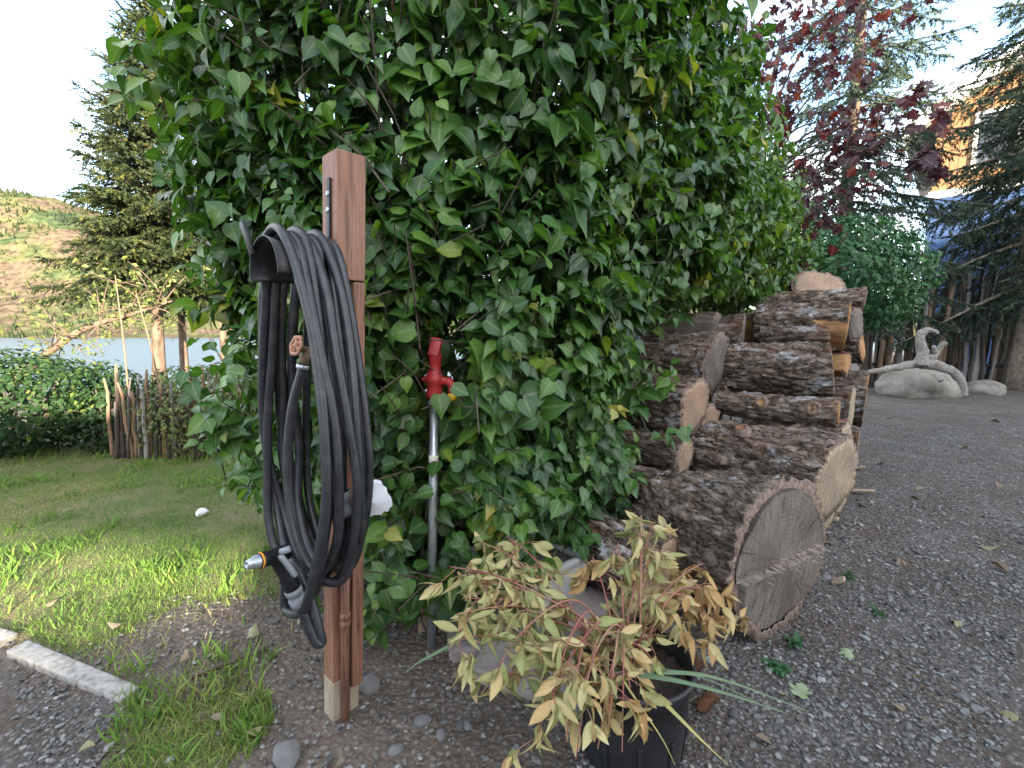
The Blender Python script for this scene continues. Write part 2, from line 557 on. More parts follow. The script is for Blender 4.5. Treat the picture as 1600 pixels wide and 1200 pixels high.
MT['bark'] = bark_mat('log_bark', (0.085, 0.062, 0.046), (0.225, 0.172, 0.132), (0.39, 0.325, 0.265), 0.85)
MT['barkend'] = mat('broken_bark_edge', [(0.10, 0.065, 0.05), (0.26, 0.18, 0.14), (0.36, 0.28, 0.23)], 60, rough=0.9, bump=1.0, bdist=0.02)
MT['barkdark'] = bark_mat('dark_log_bark', (0.06, 0.044, 0.033), (0.16, 0.122, 0.095), (0.30, 0.245, 0.20), 0.7)


def face_mat(name, c0, c1, stain, ring=55.0, grey=0.0):
    m, t, p, out = newmat(name)
    v = coords(t)
    mp = nd(t, 'Mapping')
    mp.inputs['Scale'].default_value = (0, 1, 1)
    lk(t, v, mp.inputs[0])
    nw = nd(t, 'TexNoise', Scale=7.0, Detail=4.0)
    lk(t, mp.outputs[0], nw.inputs['Vector'])
    ln = nd(t, 'VectorMath', operation='LENGTH')
    lk(t, mp.outputs[0], ln.inputs[0])
    ad = nd(t, 'Math', operation='MULTIPLY_ADD')
    lk(t, nw.outputs[0], ad.inputs[0])
    ad.inputs[1].default_value = 0.035
    lk(t, ln.outputs['Value'], ad.inputs[2])
    sn = nd(t, 'Math', operation='MULTIPLY')
    lk(t, ad.outputs[0], sn.inputs[0])
    sn.inputs[1].default_value = ring * 6.283
    si = nd(t, 'Math', operation='SINE')
    lk(t, sn.outputs[0], si.inputs[0])
    mr = nd(t, 'MapRange')
    mr.inputs[1].default_value = -1
    mr.inputs[2].default_value = 1
    lk(t, si.outputs[0], mr.inputs[0])
    # saw marks and blotches
    ns = nd(t, 'TexNoise', Scale=9.0, Detail=8.0, Roughness=0.65)
    sp = nd(t, 'Mapping')
    sp.inputs['Scale'].default_value = (1, 7, 0.8)
    sp.inputs['Rotation'].default_value = (0.5, 0, 0)
    lk(t, v, sp.inputs[0])
    lk(t, sp.outputs[0], ns.inputs['Vector'])
    r = ramp(t, ns.outputs[0], [(0.3, c0), (0.7, c1)])
    rr = ramp(t, mr.outputs[0], [(0.0, (0.78, 0.74, 0.7)), (0.6, (1, 1, 1))])
    mu = nd(t, 'MixRGB', blend_type='MULTIPLY')
    mu.inputs[0].default_value = 0.6
    lk(t, r.outputs[0], mu.inputs[1])
    lk(t, rr.outputs[0], mu.inputs[2])
    nb = nd(t, 'TexNoise', Scale=4.5, Detail=6.0, Roughness=0.6)
    lk(t, v, nb.inputs['Vector'])
    rb = ramp(t, nb.outputs[0], [(0.45, (0, 0, 0)), (0.66, (0.75, 0.75, 0.75))])
    mxx = nd(t, 'MixRGB', Color2=(*stain, 1))
    lk(t, rb.outputs[0], mxx.inputs[0])
    lk(t, mu.outputs[0], mxx.inputs[1])
    nz = nd(t, 'VectorMath', operation='NORMALIZE')
    lk(t, mp.outputs[0], nz.inputs[0])
    nc = nd(t, 'TexNoise', Scale=5.0, Detail=3.0, Roughness=0.7)
    ml = nd(t, 'VectorMath', operation='MULTIPLY_ADD')
    lk(t, nw.outputs['Color'], ml.inputs[0])
    ml.inputs[1].default_value = (0.12, 0.12, 0.12)
    lk(t, nz.outputs[0], ml.inputs[2])
    lk(t, ml.outputs[0], nc.inputs['Vector'])
    s5 = nd(t, 'Math', operation='SUBTRACT')
    s5.inputs[1].default_value = 0.5
    lk(t, nc.outputs[0], s5.inputs[0])
    a5 = nd(t, 'Math', operation='ABSOLUTE')
    lk(t, s5.outputs[0], a5.inputs[0])
    rc = ramp(t, a5.outputs[0], [(0.0, (0.15, 0.12, 0.10)), (0.016, (1, 1, 1))])
    mc = nd(t, 'MixRGB', blend_type='MULTIPLY')
    mc.inputs[0].default_value = 0.85
    lk(t, mxx.outputs[0], mc.inputs[1])
    lk(t, rc.outputs[0], mc.inputs[2])
    lk(t, mc.outputs[0], p.inputs['Base Color'])
    p.inputs['Roughness'].default_value = 0.8
    p.inputs['Specular IOR Level'].default_value = 0.2
    addbump(t, p, ns.outputs[0], 0.35, 0.006)
    return m


MT['facegrey'] = face_mat('weathered_cut_face', (0.115, 0.095, 0.082), (0.245, 0.215, 0.19), (0.085, 0.066, 0.054))
MT['facepale'] = face_mat('pale_cut_face', (0.30, 0.225, 0.15), (0.50, 0.40, 0.285), (0.25, 0.20, 0.16))
MT['faceorange'] = face_mat('orange_cut_face', (0.33, 0.17, 0.07), (0.52, 0.31, 0.15), (0.20, 0.095, 0.05))
MT['facetan'] = face_mat('tan_cut_face', (0.30, 0.20, 0.13), (0.46, 0.33, 0.23), (0.24, 0.17, 0.13))
MT['splinter'] = mat('splintered_wood', [(0.22, 0.165, 0.125), (0.44, 0.35, 0.28)], 30, (1, 1, 4), rough=0.8)


def ground_mat(name, dirt, mid, peb, vscale, pebamt, tuft=None, bs=0.8, tamt=1.0):
    m, t, p, out = newmat(name)
    v = coords(t)
    n = nd(t, 'TexNoise', Scale=2.2, Detail=10.0, Roughness=0.7)
    lk(t, v, n.inputs['Vector'])
    r = ramp(t, n.outputs[0], [(0.32, dirt), (0.68, mid)])
    vo = nd(t, 'TexVoronoi', Scale=vscale, Randomness=1.0)
    lk(t, v, vo.inputs['Vector'])
    rp = ramp(t, vo.outputs['Color'], [(0.15, tuple(c * 0.45 for c in peb)), (0.6, peb), (0.9, tuple(min(1, c * 2.1) for c in peb))])
    rd = ramp(t, vo.outputs['Distance'], [(0.30, (pebamt,) * 3), (0.55, (0, 0, 0))])
    mxx = nd(t, 'MixRGB')
    lk(t, rd.outputs[0], mxx.inputs[0])
    lk(t, r.outputs[0], mxx.inputs[1])
    lk(t, rp.outputs[0], mxx.inputs[2])
    last = mxx.outputs[0]
    if tuft:
        n3 = nd(t, 'TexNoise', Scale=1.1 if tamt == 1.0 else 2.6, Detail=9.0, Roughness=0.72)
        lk(t, v, n3.inputs['Vector'])
        r3 = ramp(t, n3.outputs[0], [(0.44, (0, 0, 0)), (0.62, (tamt, tamt, tamt))])
        m3 = nd(t, 'MixRGB', Color2=(*tuft, 1))
        lk(t, r3.outputs[0], m3.inputs[0])
        lk(t, last, m3.inputs[1])
        last = m3.outputs[0]
    lk(t, last, p.inputs['Base Color'])
    p.inputs['Roughness'].default_value = 0.95
    p.inputs['Specular IOR Level'].default_value = 0.2
    nf = nd(t, 'TexNoise', Scale=90.0, Detail=6.0, Roughness=0.7)
    lk(t, v, nf.inputs['Vector'])
    hm = nd(t, 'Math', operation='MULTIPLY_ADD')
    lk(t, vo.outputs['Distance'], hm.inputs[0])
    hm.inputs[1].default_value = -1.2
    lk(t, nf.outputs[0], hm.inputs[2])
    addbump(t, p, hm.outputs[0], bs, 0.012)
    return m


MT['soil'] = ground_mat('dirt', (0.09, 0.068, 0.053), (0.185, 0.148, 0.12), (0.19, 0.18, 0.165), 55, 0.55)
MT['gravel'] = ground_mat('gravel', (0.062, 0.052, 0.044), (0.165, 0.145, 0.13), (0.20, 0.195, 0.19), 62, 0.85, tuft=(0.11, 0.08, 0.058), bs=1.0, tamt=0.6)
MT['turf'] = ground_mat('turf_thatch', (0.085, 0.11, 0.034), (0.135, 0.165, 0.055), (0.16, 0.16, 0.065), 120, 0.5, tuft=(0.22, 0.18, 0.10))
MT['pebble'] = leafmat('gravel_pebble', [(0.0, (0.045, 0.044, 0.046)), (0.5, (0.16, 0.156, 0.153)), (0.8, (0.265, 0.262, 0.256)), (0.93, (0.36, 0.355, 0.35)), (1.0, (0.26, 0.17, 0.13))], rough=0.8, spec=0.3, trans=0)

m, t, p, out = newmat('lake_water')
p.inputs['Base Color'].default_value = (0.07, 0.10, 0.12, 1)
p.inputs['Roughness'].default_value = 0.30
p.inputs['IOR'].default_value = 1.33
n = nd(t, 'TexNoise', Scale=0.5, Detail=5.0)
lk(t, coords(t, (1, 3, 1)), n.inputs['Vector'])
addbump(t, p, n.outputs[0], 1.0, 1.2)
MT['water'] = m

m, t, p, out = newmat('hillside')
v = coords(t, (1, 1, 1.6))
n = nd(t, 'TexNoise', Scale=0.0042, Detail=9.0, Roughness=0.62)
lk(t, v, n.inputs['Vector'])
r = ramp(t, n.outputs[0], [(0.34, (0.095, 0.072, 0.056)), (0.45, (0.135, 0.105, 0.075)), (0.50, (0.11, 0.11, 0.055)), (0.56, (0.07, 0.095, 0.045)), (0.66, (0.028, 0.044, 0.034))])
nf = nd(t, 'TexNoise', Scale=0.05, Detail=8.0, Roughness=0.75)
lk(t, coords(t, (1, 1, 0.35)), nf.inputs['Vector'])
rf = ramp(t, nf.outputs[0], [(0.40, (0.22, 0.27, 0.27)), (0.56, (1, 1, 1))])
mu = nd(t, 'MixRGB', blend_type='MULTIPLY')
mu.inputs[0].default_value = 0.8
lk(t, r.outputs[0], mu.inputs[1])
lk(t, rf.outputs[0], mu.inputs[2])
lk(t, mu.outputs[0], p.inputs['Base Color'])
p.inputs['Roughness'].default_value = 1
p.inputs['Specular IOR Level'].default_value = 0.0
MT['hill'] = m


# ------------------------------------------------------------------ leaf templates and scattering
def leaf_template(ts, ws, fold=0.18, droop=0.25, curl=0.0, lobe=0.0):
    n = len(ts)
    mid = np.array([[t, 0, -droop * t * t] for t in ts])
    L = np.array([[t - lobe * (k == 0), w, fold * w - droop * t * t - curl * w * w] for k, (t, w) in enumerate(zip(ts[:-1], ws[:-1]))])
    R_ = L * [1, -1, 1]
    V = np.concatenate([mid, L, R_])
    Fc = []
    for k in range(n - 2):
        a, b = k, k + 1
        l0, l1, r0, r1 = n + k, n + k + 1, 2 * n - 1 + k, 2 * n + k
        Fc += [(a, b, l1), (a, l1, l0), (a, r1, b), (a, r0, r1)]
    Fc += [(n - 2, n - 1, n + n - 2), (n - 2, 2 * n - 1 + n - 2, n - 1)]
    return V, np.array(Fc)


LT = [0.0, 0.13, 0.34, 0.58, 0.80, 1.0]
LW = [0.19, 0.37, 0.43, 0.315, 0.13, 0.0]
LILAC = [leaf_template(LT, LW, 0.22, 0.22, 0.0, 0.07), leaf_template(LT, LW, 0.40, 0.40, 0.25, 0.07), leaf_template(LT, LW, 0.05, 0.12, -0.1, 0.07), leaf_template(LT, [w * 0.85 for w in LW], 0.6, 0.5, 0.4, 0.07)]
LILAC_LO = [leaf_template([0, 0.3, 1.0], [0.2, 0.38, 0], 0.2, 0.25), leaf_template([0, 0.35, 1.0], [0.2, 0.36, 0], 0.45, 0.4)]
PT5 = [0, 0.2, 0.42, 0.64, 0.84, 1.0]
PEONY = [leaf_template(PT5, [0.02, 0.15, 0.21, 0.19, 0.10, 0], 0.25, 0.35), leaf_template(PT5, [0.02, 0.14, 0.20, 0.17, 0.09, 0], 0.9, 0.85, 1.2), leaf_template(PT5, [0.02, 0.16, 0.23, 0.21, 0.11, 0], -0.5, -0.35, 1.0), leaf_template(PT5, [0.02, 0.12, 0.17, 0.14, 0.07, 0], 1.4, 1.2, -1.5), leaf_template(PT5, [0.02, 0.15, 0.22, 0.20, 0.10, 0], 1.0, -0.7, 0.6)]
BUSHLEAF = [leaf_template([0, 0.4, 1.0], [0.04, 0.28, 0], 0.2, 0.2), leaf_template([0, 0.45, 1.0], [0.04, 0.26, 0], 0.5, 0.4)]


def star_leaf(bend):
    out = [(0, 0), (-0.12, 0.22), (0.10, 0.46), (0.22, 0.30), (0.40, 0.60), (0.52, 0.52), (0.56, 0.24), (0.76, 0.30), (1.0, 0.0)]
    out = out + [(x, -y) for x, y in out[-2:0:-1]]
    V = [(0.38, 0, 0.05)] + [(x, y, -bend * (abs(y) ** 1.5) - bend * 0.4 * x * x + 0.06 * math.sin(9 * x + 5 * y)) for x, y in out]
    n = len(out)
    return np.array(V), np.array([(0, 1 + k, 1 + (k + 1) % n) for k in range(n)])


MAPLE = [star_leaf(0.3), star_leaf(0.8), star_leaf(-0.3)]


def sprig_template(nk=7, w=0.20, planes=2, seed=0):
    r_ = random.Random(seed)
    V, Fc = [], []
    for pl in range(planes):
        ca, sa = math.cos(pl * math.pi / planes), math.sin(pl * math.pi / planes)
        for k in range(nk):
            tt = k / nk * 0.85
            for s in (-1, 1):
                ww = w * (1.1 - 0.5 * tt) * r_.uniform(0.7, 1.2)
                a = (tt, 0.0)
                b = (tt + 0.14, 0.0)
                c = (tt + 0.17 + r_.uniform(0, 0.1), s * ww)
                i = len(V)
                for (x, y) in (a, b, c):
                    V.append((x, y * ca, y * sa - 0.10 * x * x))
                Fc.append((i, i + 1, i + 2))
    return np.array(V), np.array(Fc)


def hair_sprig(n, ln, w, seed):
    r_ = random.Random(seed)
    V, Fc = [(0, 0.012, 0), (0, -0.012, 0), (1, 0, -0.08)], [(0, 1, 2)]
    for k in range(n):
        tt = 0.02 + 0.93 * (k + r_.random()) / n
        az = r_.uniform(0, 6.283)
        l_ = ln * r_.uniform(0.7, 1.2) * (1.15 - 0.5 * tt)
        c = (tt + l_ * 0.75, l_ * math.cos(az), l_ * math.sin(az) * 0.8 - 0.08 * tt * tt)
        i = len(V)
        V += [(tt, -w * math.sin(az), w * math.cos(az) - 0.08 * tt * tt), (tt + w, w * math.sin(az), -w * math.cos(az) - 0.08 * tt * tt), c]
        Fc.append((i, i + 1, i + 2))
    return np.array(V), np.array(Fc)


SPRIG = [hair_sprig(15, 0.27, 0.065, 1), hair_sprig(15, 0.30, 0.06, 2), hair_sprig(14, 0.24, 0.07, 5)]
SPRIG_FINE = [hair_sprig(15, 0.26, 0.07, 3), hair_sprig(15, 0.29, 0.07, 4), hair_sprig(14, 0.23, 0.075, 6)]


def scatter(tmpls, o, d, nrm, s, tint, which=None):
    o, d, nrm = np.asarray(o, float), unit(np.asarray(d, float)), np.asarray(nrm, float)
    nrm = unit(nrm - d * np.sum(nrm * d, -1, keepdims=True))
    b = np.cross(nrm, d)
    s = np.asarray(s, float)
    if which is None:
        which = rng.integers(0, len(tmpls), len(o))
    Vs, Fs, Ts, off = [], [], [], 0
    for k, (TV, TF) in enumerate(tmpls):
        q = which == k
        m_ = int(q.sum())
        if not m_:
            continue
        V = o[q][:, None] + s[q][:, None, None] * (TV[None, :, 0:1] * d[q][:, None] + TV[None, :, 1:2] * b[q][:, None] + TV[None, :, 2:3] * nrm[q][:, None])
        Vs.append(V.reshape(-1, 3))
        Fs.append((TF[None] + (np.arange(m_) * len(TV))[:, None, None]).reshape(-1, 3) + off)
        Ts.append(np.stack([np.repeat(np.asarray(tint)[q], len(TV)), np.tile(np.abs(TV[:, 1]) < 1e-6, m_).astype(float)], 1))
        off += m_ * len(TV)
    return np.concatenate(Vs), np.concatenate(Fs), np.concatenate(Ts)


def project(p):
    p = np.asarray(p, float)
    x, y, z = p[:, 0], p[:, 1], p[:, 2] - CAMZ
    dep = y * math.cos(PITCH) - z * math.sin(PITCH)
    v = y * math.sin(PITCH) + z * math.cos(PITCH)
    dd = np.maximum(dep, 1e-3)
    return 800 + F * x / dd, 600 - F * v / dd, dep


def leafset(parent, part, mass, tmpls, o, d, nrm, s, tint, mt, nparts=300, cell=14, lo=None, lodist=3.2, deep=None):
    """the leaves that show largest become parts of their own, the rest one mass"""
    o, d, nrm, s, tint = [np.asarray(a, float) for a in (o, d, nrm, s, tint)]
    which = rng.integers(0, len(tmpls), len(o))
    cen = o + unit(d) * s[:, None] * 0.5
    px, py, dep = project(cen)
    ok = (px > 8) & (px < 1592) & (py > 8) & (py < 1192) & (dep > 0.2)
    pick = np.zeros(len(o), bool)
    if nparts:
        view = unit(cen - np.array([0, 0, CAMZ]))
        nn = unit(nrm - unit(d) * np.sum(nrm * unit(d), -1, keepdims=True))
        size = s / np.maximum(dep, 0.1) * (0.25 + np.abs(np.sum(view * nn, -1)))
        key = (px // cell).astype(int) * 10000 + (py // cell).astype(int)
        best = {}
        for i in np.nonzero(ok)[0]:
            k = key[i]
            if k not in best or dep[i] < dep[best[k]]:
                best[k] = i
        front = np.array(sorted(best.values()), int)
        front = front[np.argsort(-size[front])][:nparts]
        pick[front] = True
        NT = 7
        meshes = {}
        dn = unit(d)
        for i in front:
            q = min(NT - 1, int(np.clip(tint[i], 0, 0.999) * NT))
            key2 = (which[i], q)
            if key2 not in meshes:
                TV, TF = tmpls[which[i]]
                meshes[key2] = mesh_data(part, TV, TF, mt, True, np.stack([np.full(len(TV), (q + 0.5) / NT), (np.abs(TV[:, 1]) < 1e-6).astype(float)], 1))
            ob = bpy.data.objects.new(part, meshes[key2])
            link(ob, parent)
            x, z = Vector(dn[i]), Vector(nn[i])
            ob.matrix_basis = Matrix.Translation(Vector(o[i])) @ (Matrix((x, z.cross(x), z)).transposed() * s[i]).to_4x4()
    r_ = ~pick
    near = r_ & (((dep < lodist) & ~(deep if deep is not None else False)) if lo else True)
    parts = []
    if near.any():
        parts.append(scatter(tmpls, o[near], d[near], nrm[near], s[near], tint[near], which[near]))
    if lo and (r_ & ~near).any():
        q = r_ & ~near
        parts.append(scatter(lo, o[q], d[q], nrm[q], s[q], tint[q]))
    if parts:
        V, Fc = join([(a, b) for a, b, c in parts])
        mk(mass, V, Fc, mt, parent, True, np.concatenate([c for a, b, c in parts]), kind='stuff')


def rand_dir(n):
    return unit(rng.normal(size=(n, 3)))


# ------------------------------------------------------------------ the setting
def sstep(a, b, x):
    t_ = np.clip((x - a) / (b - a), 0, 1)
    return t_ * t_ * (3 - 2 * t_)


def gh(x, y):
    x, y = np.asarray(x, float), np.asarray(y, float)
    tt = y - 0.9 * np.maximum(0, x)
    z = -13 * sstep(5.5, 75, tt)
    near = np.exp(-((x / 12) ** 2 + (y / 12) ** 2))
    return z + near * ((n2(x, y, 2.0, 3) - 0.5) * 0.03 + (n2(x, y, 7.0, 4) - 0.5) * 0.012)


def grid(xs, ys, zf, keep=None):
    X, Y = np.meshgrid(xs, ys)
    V = np.stack([X.ravel(), Y.ravel(), zf(X.ravel(), Y.ravel())], 1)
    nx, ny = len(xs), len(ys)
    i, j = np.meshgrid(np.arange(nx - 1), np.arange(ny - 1))
    a = (j * nx + i).ravel()
    Q = np.stack([a, a + 1, a + nx + 1, a + nx], 1)
    if keep is not None:
        c = V[Q].mean(1)
        Q = Q[keep(c[:, 0], c[:, 1])]
        used, inv = np.unique(Q, return_inverse=True)
        V, Q = V[used], inv.reshape(Q.shape)
    return V, Q


def spread(lim, n, near):
    u = np.linspace(-1, 1, n)
    return np.sign(u) * (near * np.abs(u) + (lim - near) * np.abs(u) ** 5)


V, Q = grid(spread(3500, 321, 18), spread(3500, 321, 18), gh)
mk('ground', V, Q, MT['soil'], kind='structure')
V, Q = grid(np.linspace(-2600, 900, 12), np.linspace(18, 1100, 12), lambda x, y: np.full(len(x), -8.0))
mk('lake', V, Q, MT['water'], kind='structure')


def hillz(x, y):
    H_ = np.interp(x, [-4500, -2200, -1200, -300, 600, 1800], [600, 560, 430, 260, 120, 60])
    k = sstep(860, 1950, y) * (0.85 + 0.3 * n2(x, y, 0.0016, 21, 4))
    return -9 + H_ * k + 60 * (n2(x, y, 0.006, 22, 4) - 0.5) * sstep(860, 1100, y)


V, Q = grid(np.linspace(-4500, 1800, 150), np.linspace(850, 3400, 80), hillz)
mk('hills', V, Q, MT['hill'], kind='structure')


# far wooded patches on the slope
k = 9000
x, y = rng.uniform(-3000, -150, k), rng.uniform(880, 2000, k)
msk = np.clip((n2(x, y, 0.0042, 91, 4) - 0.40) * 5, 0.12, 1) > rng.uniform(size=k)
x, y = x[msk], y[msk]
k = len(x)
cone_t = (np.array([(0, 0.22, 0), (0, -0.11, 0.19), (0, -0.11, -0.19), (1, 0, 0), (0.35, 0.20, 0.0), (0.35, -0.1, 0.17), (0.35, -0.1, -0.17)]), np.array([(0, 1, 5), (0, 5, 4), (1, 2, 6), (1, 6, 5), (2, 0, 4), (2, 4, 6), (4, 5, 3), (5, 6, 3), (6, 4, 3)]))
V, Fc, tt = scatter([cone_t], np.stack([x, y, hillz(x, y) - 1], 1), np.tile([[0, 0, 1.0]], (k, 1)) + rng.normal(0, 0.03, (k, 3)), rand_dir(k) * [1, 1, 0.05], rng.uniform(8, 20, k), rng.uniform(0.1, 0.75, k))
mk('distant_forest', V, Fc, MT['fir'], None, True, tt, kind='stuff', label='scattered conifers on the far hillside across the lake', category='forest')


def kerbline(x):
    return 1.40 - 0.378 * (x + 1.26)


def in_lawn(x, y):
    wob = (n2(x, y, 3.0, 8) - 0.5) * 0.30
    xr = np.interp(y, [1.0, 1.25, 1.5, 2.2, 3.0, 4.2], [-0.68, -0.74, -0.84, -0.86, -0.95, -0.8])
    strip = (x > -1.30) & (x < xr + wob) & (y > 1.02) & (y < 1.6) & (x > -1.30 + 0.55 * (1.45 - y) + wob)
    main = (y > kerbline(x) + 0.05) & (x < xr + wob)
    return (main | strip) & (y < 4.75)


def bare(x, y):
    dx, dy = x + 1.08, y - 1.80
    u, v_ = dx * 0.95 + dy * 0.3, -dx * 0.3 + dy * 0.95
    return np.clip(1.35 - np.sqrt((u / 0.62) ** 2 + (v_ / 0.33) ** 2) + (n2(x, y, 5, 14) - 0.5) * 1.4, 0, 1)


def in_gravel(x, y):
    wob = (n2(x, y, 2.5, 9) - 0.5) * 0.5
    right = x > 0.22 + wob + 0.0 * y
    left = (y < kerbline(x) - 0.06 + wob * 0.25) & (x < -1.02 - 0.5 * (1.4 - y))
    return (right | left | (y < 0.8)) & ~in_lawn(x, y)


def lawn_soft(x, y):
    """1 well inside the lawn, falling below 0 past its edge"""
    acc = 0
    for dx, dy in ((0, 0), (0.09, 0), (-0.09, 0), (0, 0.09), (0, -0.09), (0.06, 0.06), (-0.06, -0.06), (0.06, -0.06), (-0.06, 0.06)):
        acc = acc + in_lawn(x + dx, y + dy)
    return acc / 9.0 - 1.1 * sstep(0.15, 0.75, bare(x, y)) + (n2(x, y, 16, 77) - 0.5) * 0.9 - 0.5 * sstep(1.62, 1.45, y) * sstep(-1.45, -1.25, x)


V, Q = grid(np.arange(-7.0, -0.25, 0.035), np.arange(0.95, 4.8, 0.035), lambda x, y: gh(x, y) + np.clip(lawn_soft(x, y) - 0.35, -1, 0.5) * 0.022, lambda x, y: lawn_soft(x, y) > -0.6)
mk('lawn', V, Q, MT['turf'], kind='structure')
xs = np.concatenate([np.arange(-2.6, 3, 0.06), np.arange(3, 14, 0.2)])
ys = np.concatenate([np.arange(-1.0, 4.0, 0.06), np.arange(4.0, 11.2, 0.2)])
V, Q = grid(xs, ys, lambda x, y: gh(x, y) + 0.005, in_gravel)
mk('gravel_yard', V, Q, MT['gravel'], kind='structure')

# ---- loose gravel: pebbles too many to count
phi = (1 + 5 ** 0.5) / 2
ICO = unit(np.array([(-1, phi, 0), (1, phi, 0), (-1, -phi, 0), (1, -phi, 0), (0, -1, phi), (0, 1, phi), (0, -1, -phi), (0, 1, -phi), (phi, 0, -1), (phi, 0, 1), (-phi, 0, -1), (-phi, 0, 1)], float))
ICF = np.array([(0, 11, 5), (0, 5, 1), (0, 1, 7), (0, 7, 10), (0, 10, 11), (1, 5, 9), (5, 11, 4), (11, 10, 2), (10, 7, 6), (7, 1, 8), (3, 9, 4), (3, 4, 2), (3, 2, 6), (3, 6, 8), (3, 8, 9), (4, 9, 5), (2, 4, 11), (6, 2, 10), (8, 6, 7), (9, 8, 1)])
OCT = np.array([(1, 0, 0), (-1, 0, 0), (0, 1, 0), (0, -1, 0), (0, 0, 1), (0, 0, -1)], float)
OCF = np.array([(0, 2, 4), (2, 1, 4), (1, 3, 4), (3, 0, 4), (2, 0, 5), (1, 2, 5), (3, 1, 5), (0, 3, 5)])
PEB = [(ICO * rng.uniform(0.6, 1.25, (12, 1)) * [1, 0.8, 0.5], ICF) for _ in range(5)]
PEBLO = [(OCT * rng.uniform(0.6, 1.3, (6, 1)) * [1, 0.85, 0.55], OCF) for _ in range(5)]


def pebbles(n, y0, y1, tm, smin, smax):
    y = np.sqrt(rng.uniform(y0 ** 2, y1 ** 2, n))
    x = rng.uniform(-1.18, 1.18, n) * y
    g = in_gravel(x, y)
    l = in_lawn(x, y)
    keep = np.where(g, 1.0, np.where(l, 0.05 + 0.3 * bare(x, y), 0.42)) > rng.uniform(size=n)
    x, y = x[keep], y[keep]
    k = len(x)
    s = smin + (smax - smin) * rng.uniform(size=k) ** 3
    d = rand_dir(k) * [1, 1, 0.25]
    nn = rand_dir(k) * 0.35 + [0, 0, 1]
    return scatter(tm, np.stack([x, y, gh(x, y) + 0.006 + s * 0.2], 1), d, nn, s, np.clip(rng.beta(2, 2.4, k), 0, 1))


pp = [pebbles(17000, 0.95, 2.2, PEB, 0.0035, 0.012), pebbles(26000, 2.2, 6.0, PEBLO, 0.005, 0.015), pebbles(1500, 0.95, 3.2, PEB, 0.010, 0.022)]
V, Fc = join([(a, b) for a, b, c in pp])
mk('loose_gravel', V, Fc, MT['pebble'], None, False, np.concatenate([c for a, b, c in pp]), kind='stuff', label='loose grey gravel pebbles scattered over the yard', category='gravel')

# ---- grass
bl = []
for bend, wd in ((0.25, 0.045), (0.6, 0.055), (1.0, 0.045)):
    V = []
    for k, tt in enumerate((0, 0.5, 1.0)):
        w_ = wd * (1, 0.8, 0)[k]
        c = (tt * (1 - 0.25 * bend * tt), 0, bend * tt * tt * 0.7)
        V += [(c[0], w_, c[2])] if k == 2 else [(c[0], -w_, c[2]), (c[0], w_, c[2])]
    bl.append((np.array(V), np.array([(0, 1, 3), (0, 3, 2), (2, 3, 4)])))


def blades(n, x0, x1, y0, y1, fn, hmin, hmax, tfn):
    x, y = rng.uniform(x0, x1, n), rng.uniform(y0, y1, n)
    keep = fn(x, y) > rng.uniform(size=n)
    x, y = x[keep], y[keep]
    vis = np.abs(x) < 1.45 * y + 0.6
    x, y = x[vis], y[vis]
    k = len(x)
    h_ = rng.uniform(hmin, hmax, k)
    d = rand_dir(k) * [0.65, 0.65, 0.2] + [0, 0, 1]
    nn = rand_dir(k) * [1, 1, 0.1]
    return scatter(bl, np.stack([x, y, gh(x, y)], 1), d, nn, h_, np.clip(tfn(x, y) + rng.normal(0, 0.16, k), 0, 1))


def lawn_d(x, y):
    patch = np.clip((n2(x, y, 2.2, 31) - 0.34) * 4, 0.3, 1)
    return in_lawn(x, y) * patch * (1 - 0.93 * bare(x, y))


def lawn_t(x, y):
    return 0.10 + 1.9 * np.clip(n2(x, y, 1.5, 33, 4) - 0.44, 0, 1) + 0.45 * bare(x, y)


pp = [blades(300000, -6.4, -0.45, 1.0, 4.75, lawn_d, 0.018, 0.046, lawn_t),
      blades(26000, -5.4, -0.5, 1.3, 4.7, lambda x, y: lawn_d(x, y) * (n2(x, y, 4, 36) > 0.55), 0.05, 0.11, lambda x, y: np.full(len(x), 0.25))]
strip = lambda x, y: in_lawn(x, y) * (y < 1.62 + 0.0 * x) * np.clip((n2(x, y, 6, 41) - 0.44) * 5, 0, 1) * (1 - 0.8 * bare(x, y))
pp.append(blades(4200, -1.5, -0.5, 1.0, 1.62, strip, 0.03, 0.10, lambda x, y: 0.22 + 2.6 * np.clip(n2(x, y, 5, 44) - 0.42, 0, 1)))
V, Fc = join([(a, b) for a, b, c in pp])
mk('lawn_grass', V, Fc, MT['grass'], None, True, np.concatenate([c for a, b, c in pp]), kind='stuff', label='short green and yellowing lawn grass with long tufts', category='grass')

# ---- dry litter, weeds at the foot of the hedge and along the gravel
k = 5200
y = np.sqrt(rng.uniform(1.0, 14.0, k))
x = rng.uniform(-0.75, 1.15, k) * y
s = rng.uniform(0.01, 0.05, k)
V, Fc, T_ = scatter([(np.array([(0, -0.03, 0), (0, 0.03, 0), (1, 0.02, 0.03), (1, -0.02, 0.03)]), np.array([(0, 1, 2), (0, 2, 3)]))], np.stack([x, y, gh(x, y) + 0.014], 1), rand_dir(k) * [1, 1, 0.12], rand_dir(k) * 0.3 + [0, 0, 1], s, rng.uniform(0.35, 1, k))
mk('dry_litter', V, Fc, MT['deadleaf'], None, True, T_, kind='stuff', label='dry needles and straw bits littering the dirt and gravel', category='litter')


# ------------------------------------------------------------------ houses
WORLD = True


def part_box(name, x0, x1, y0, y1, z0, z1, mt, parent, bevel=0):
    V, Fc = box((x1 - x0, y1 - y0, z1 - z0), Matrix.Translation(((x0 + x1) / 2, (y0 + y1) / 2, (z0 + z1) / 2)), bevel)
    return mk(name, V, Fc, mt, parent, False, world=WORLD)


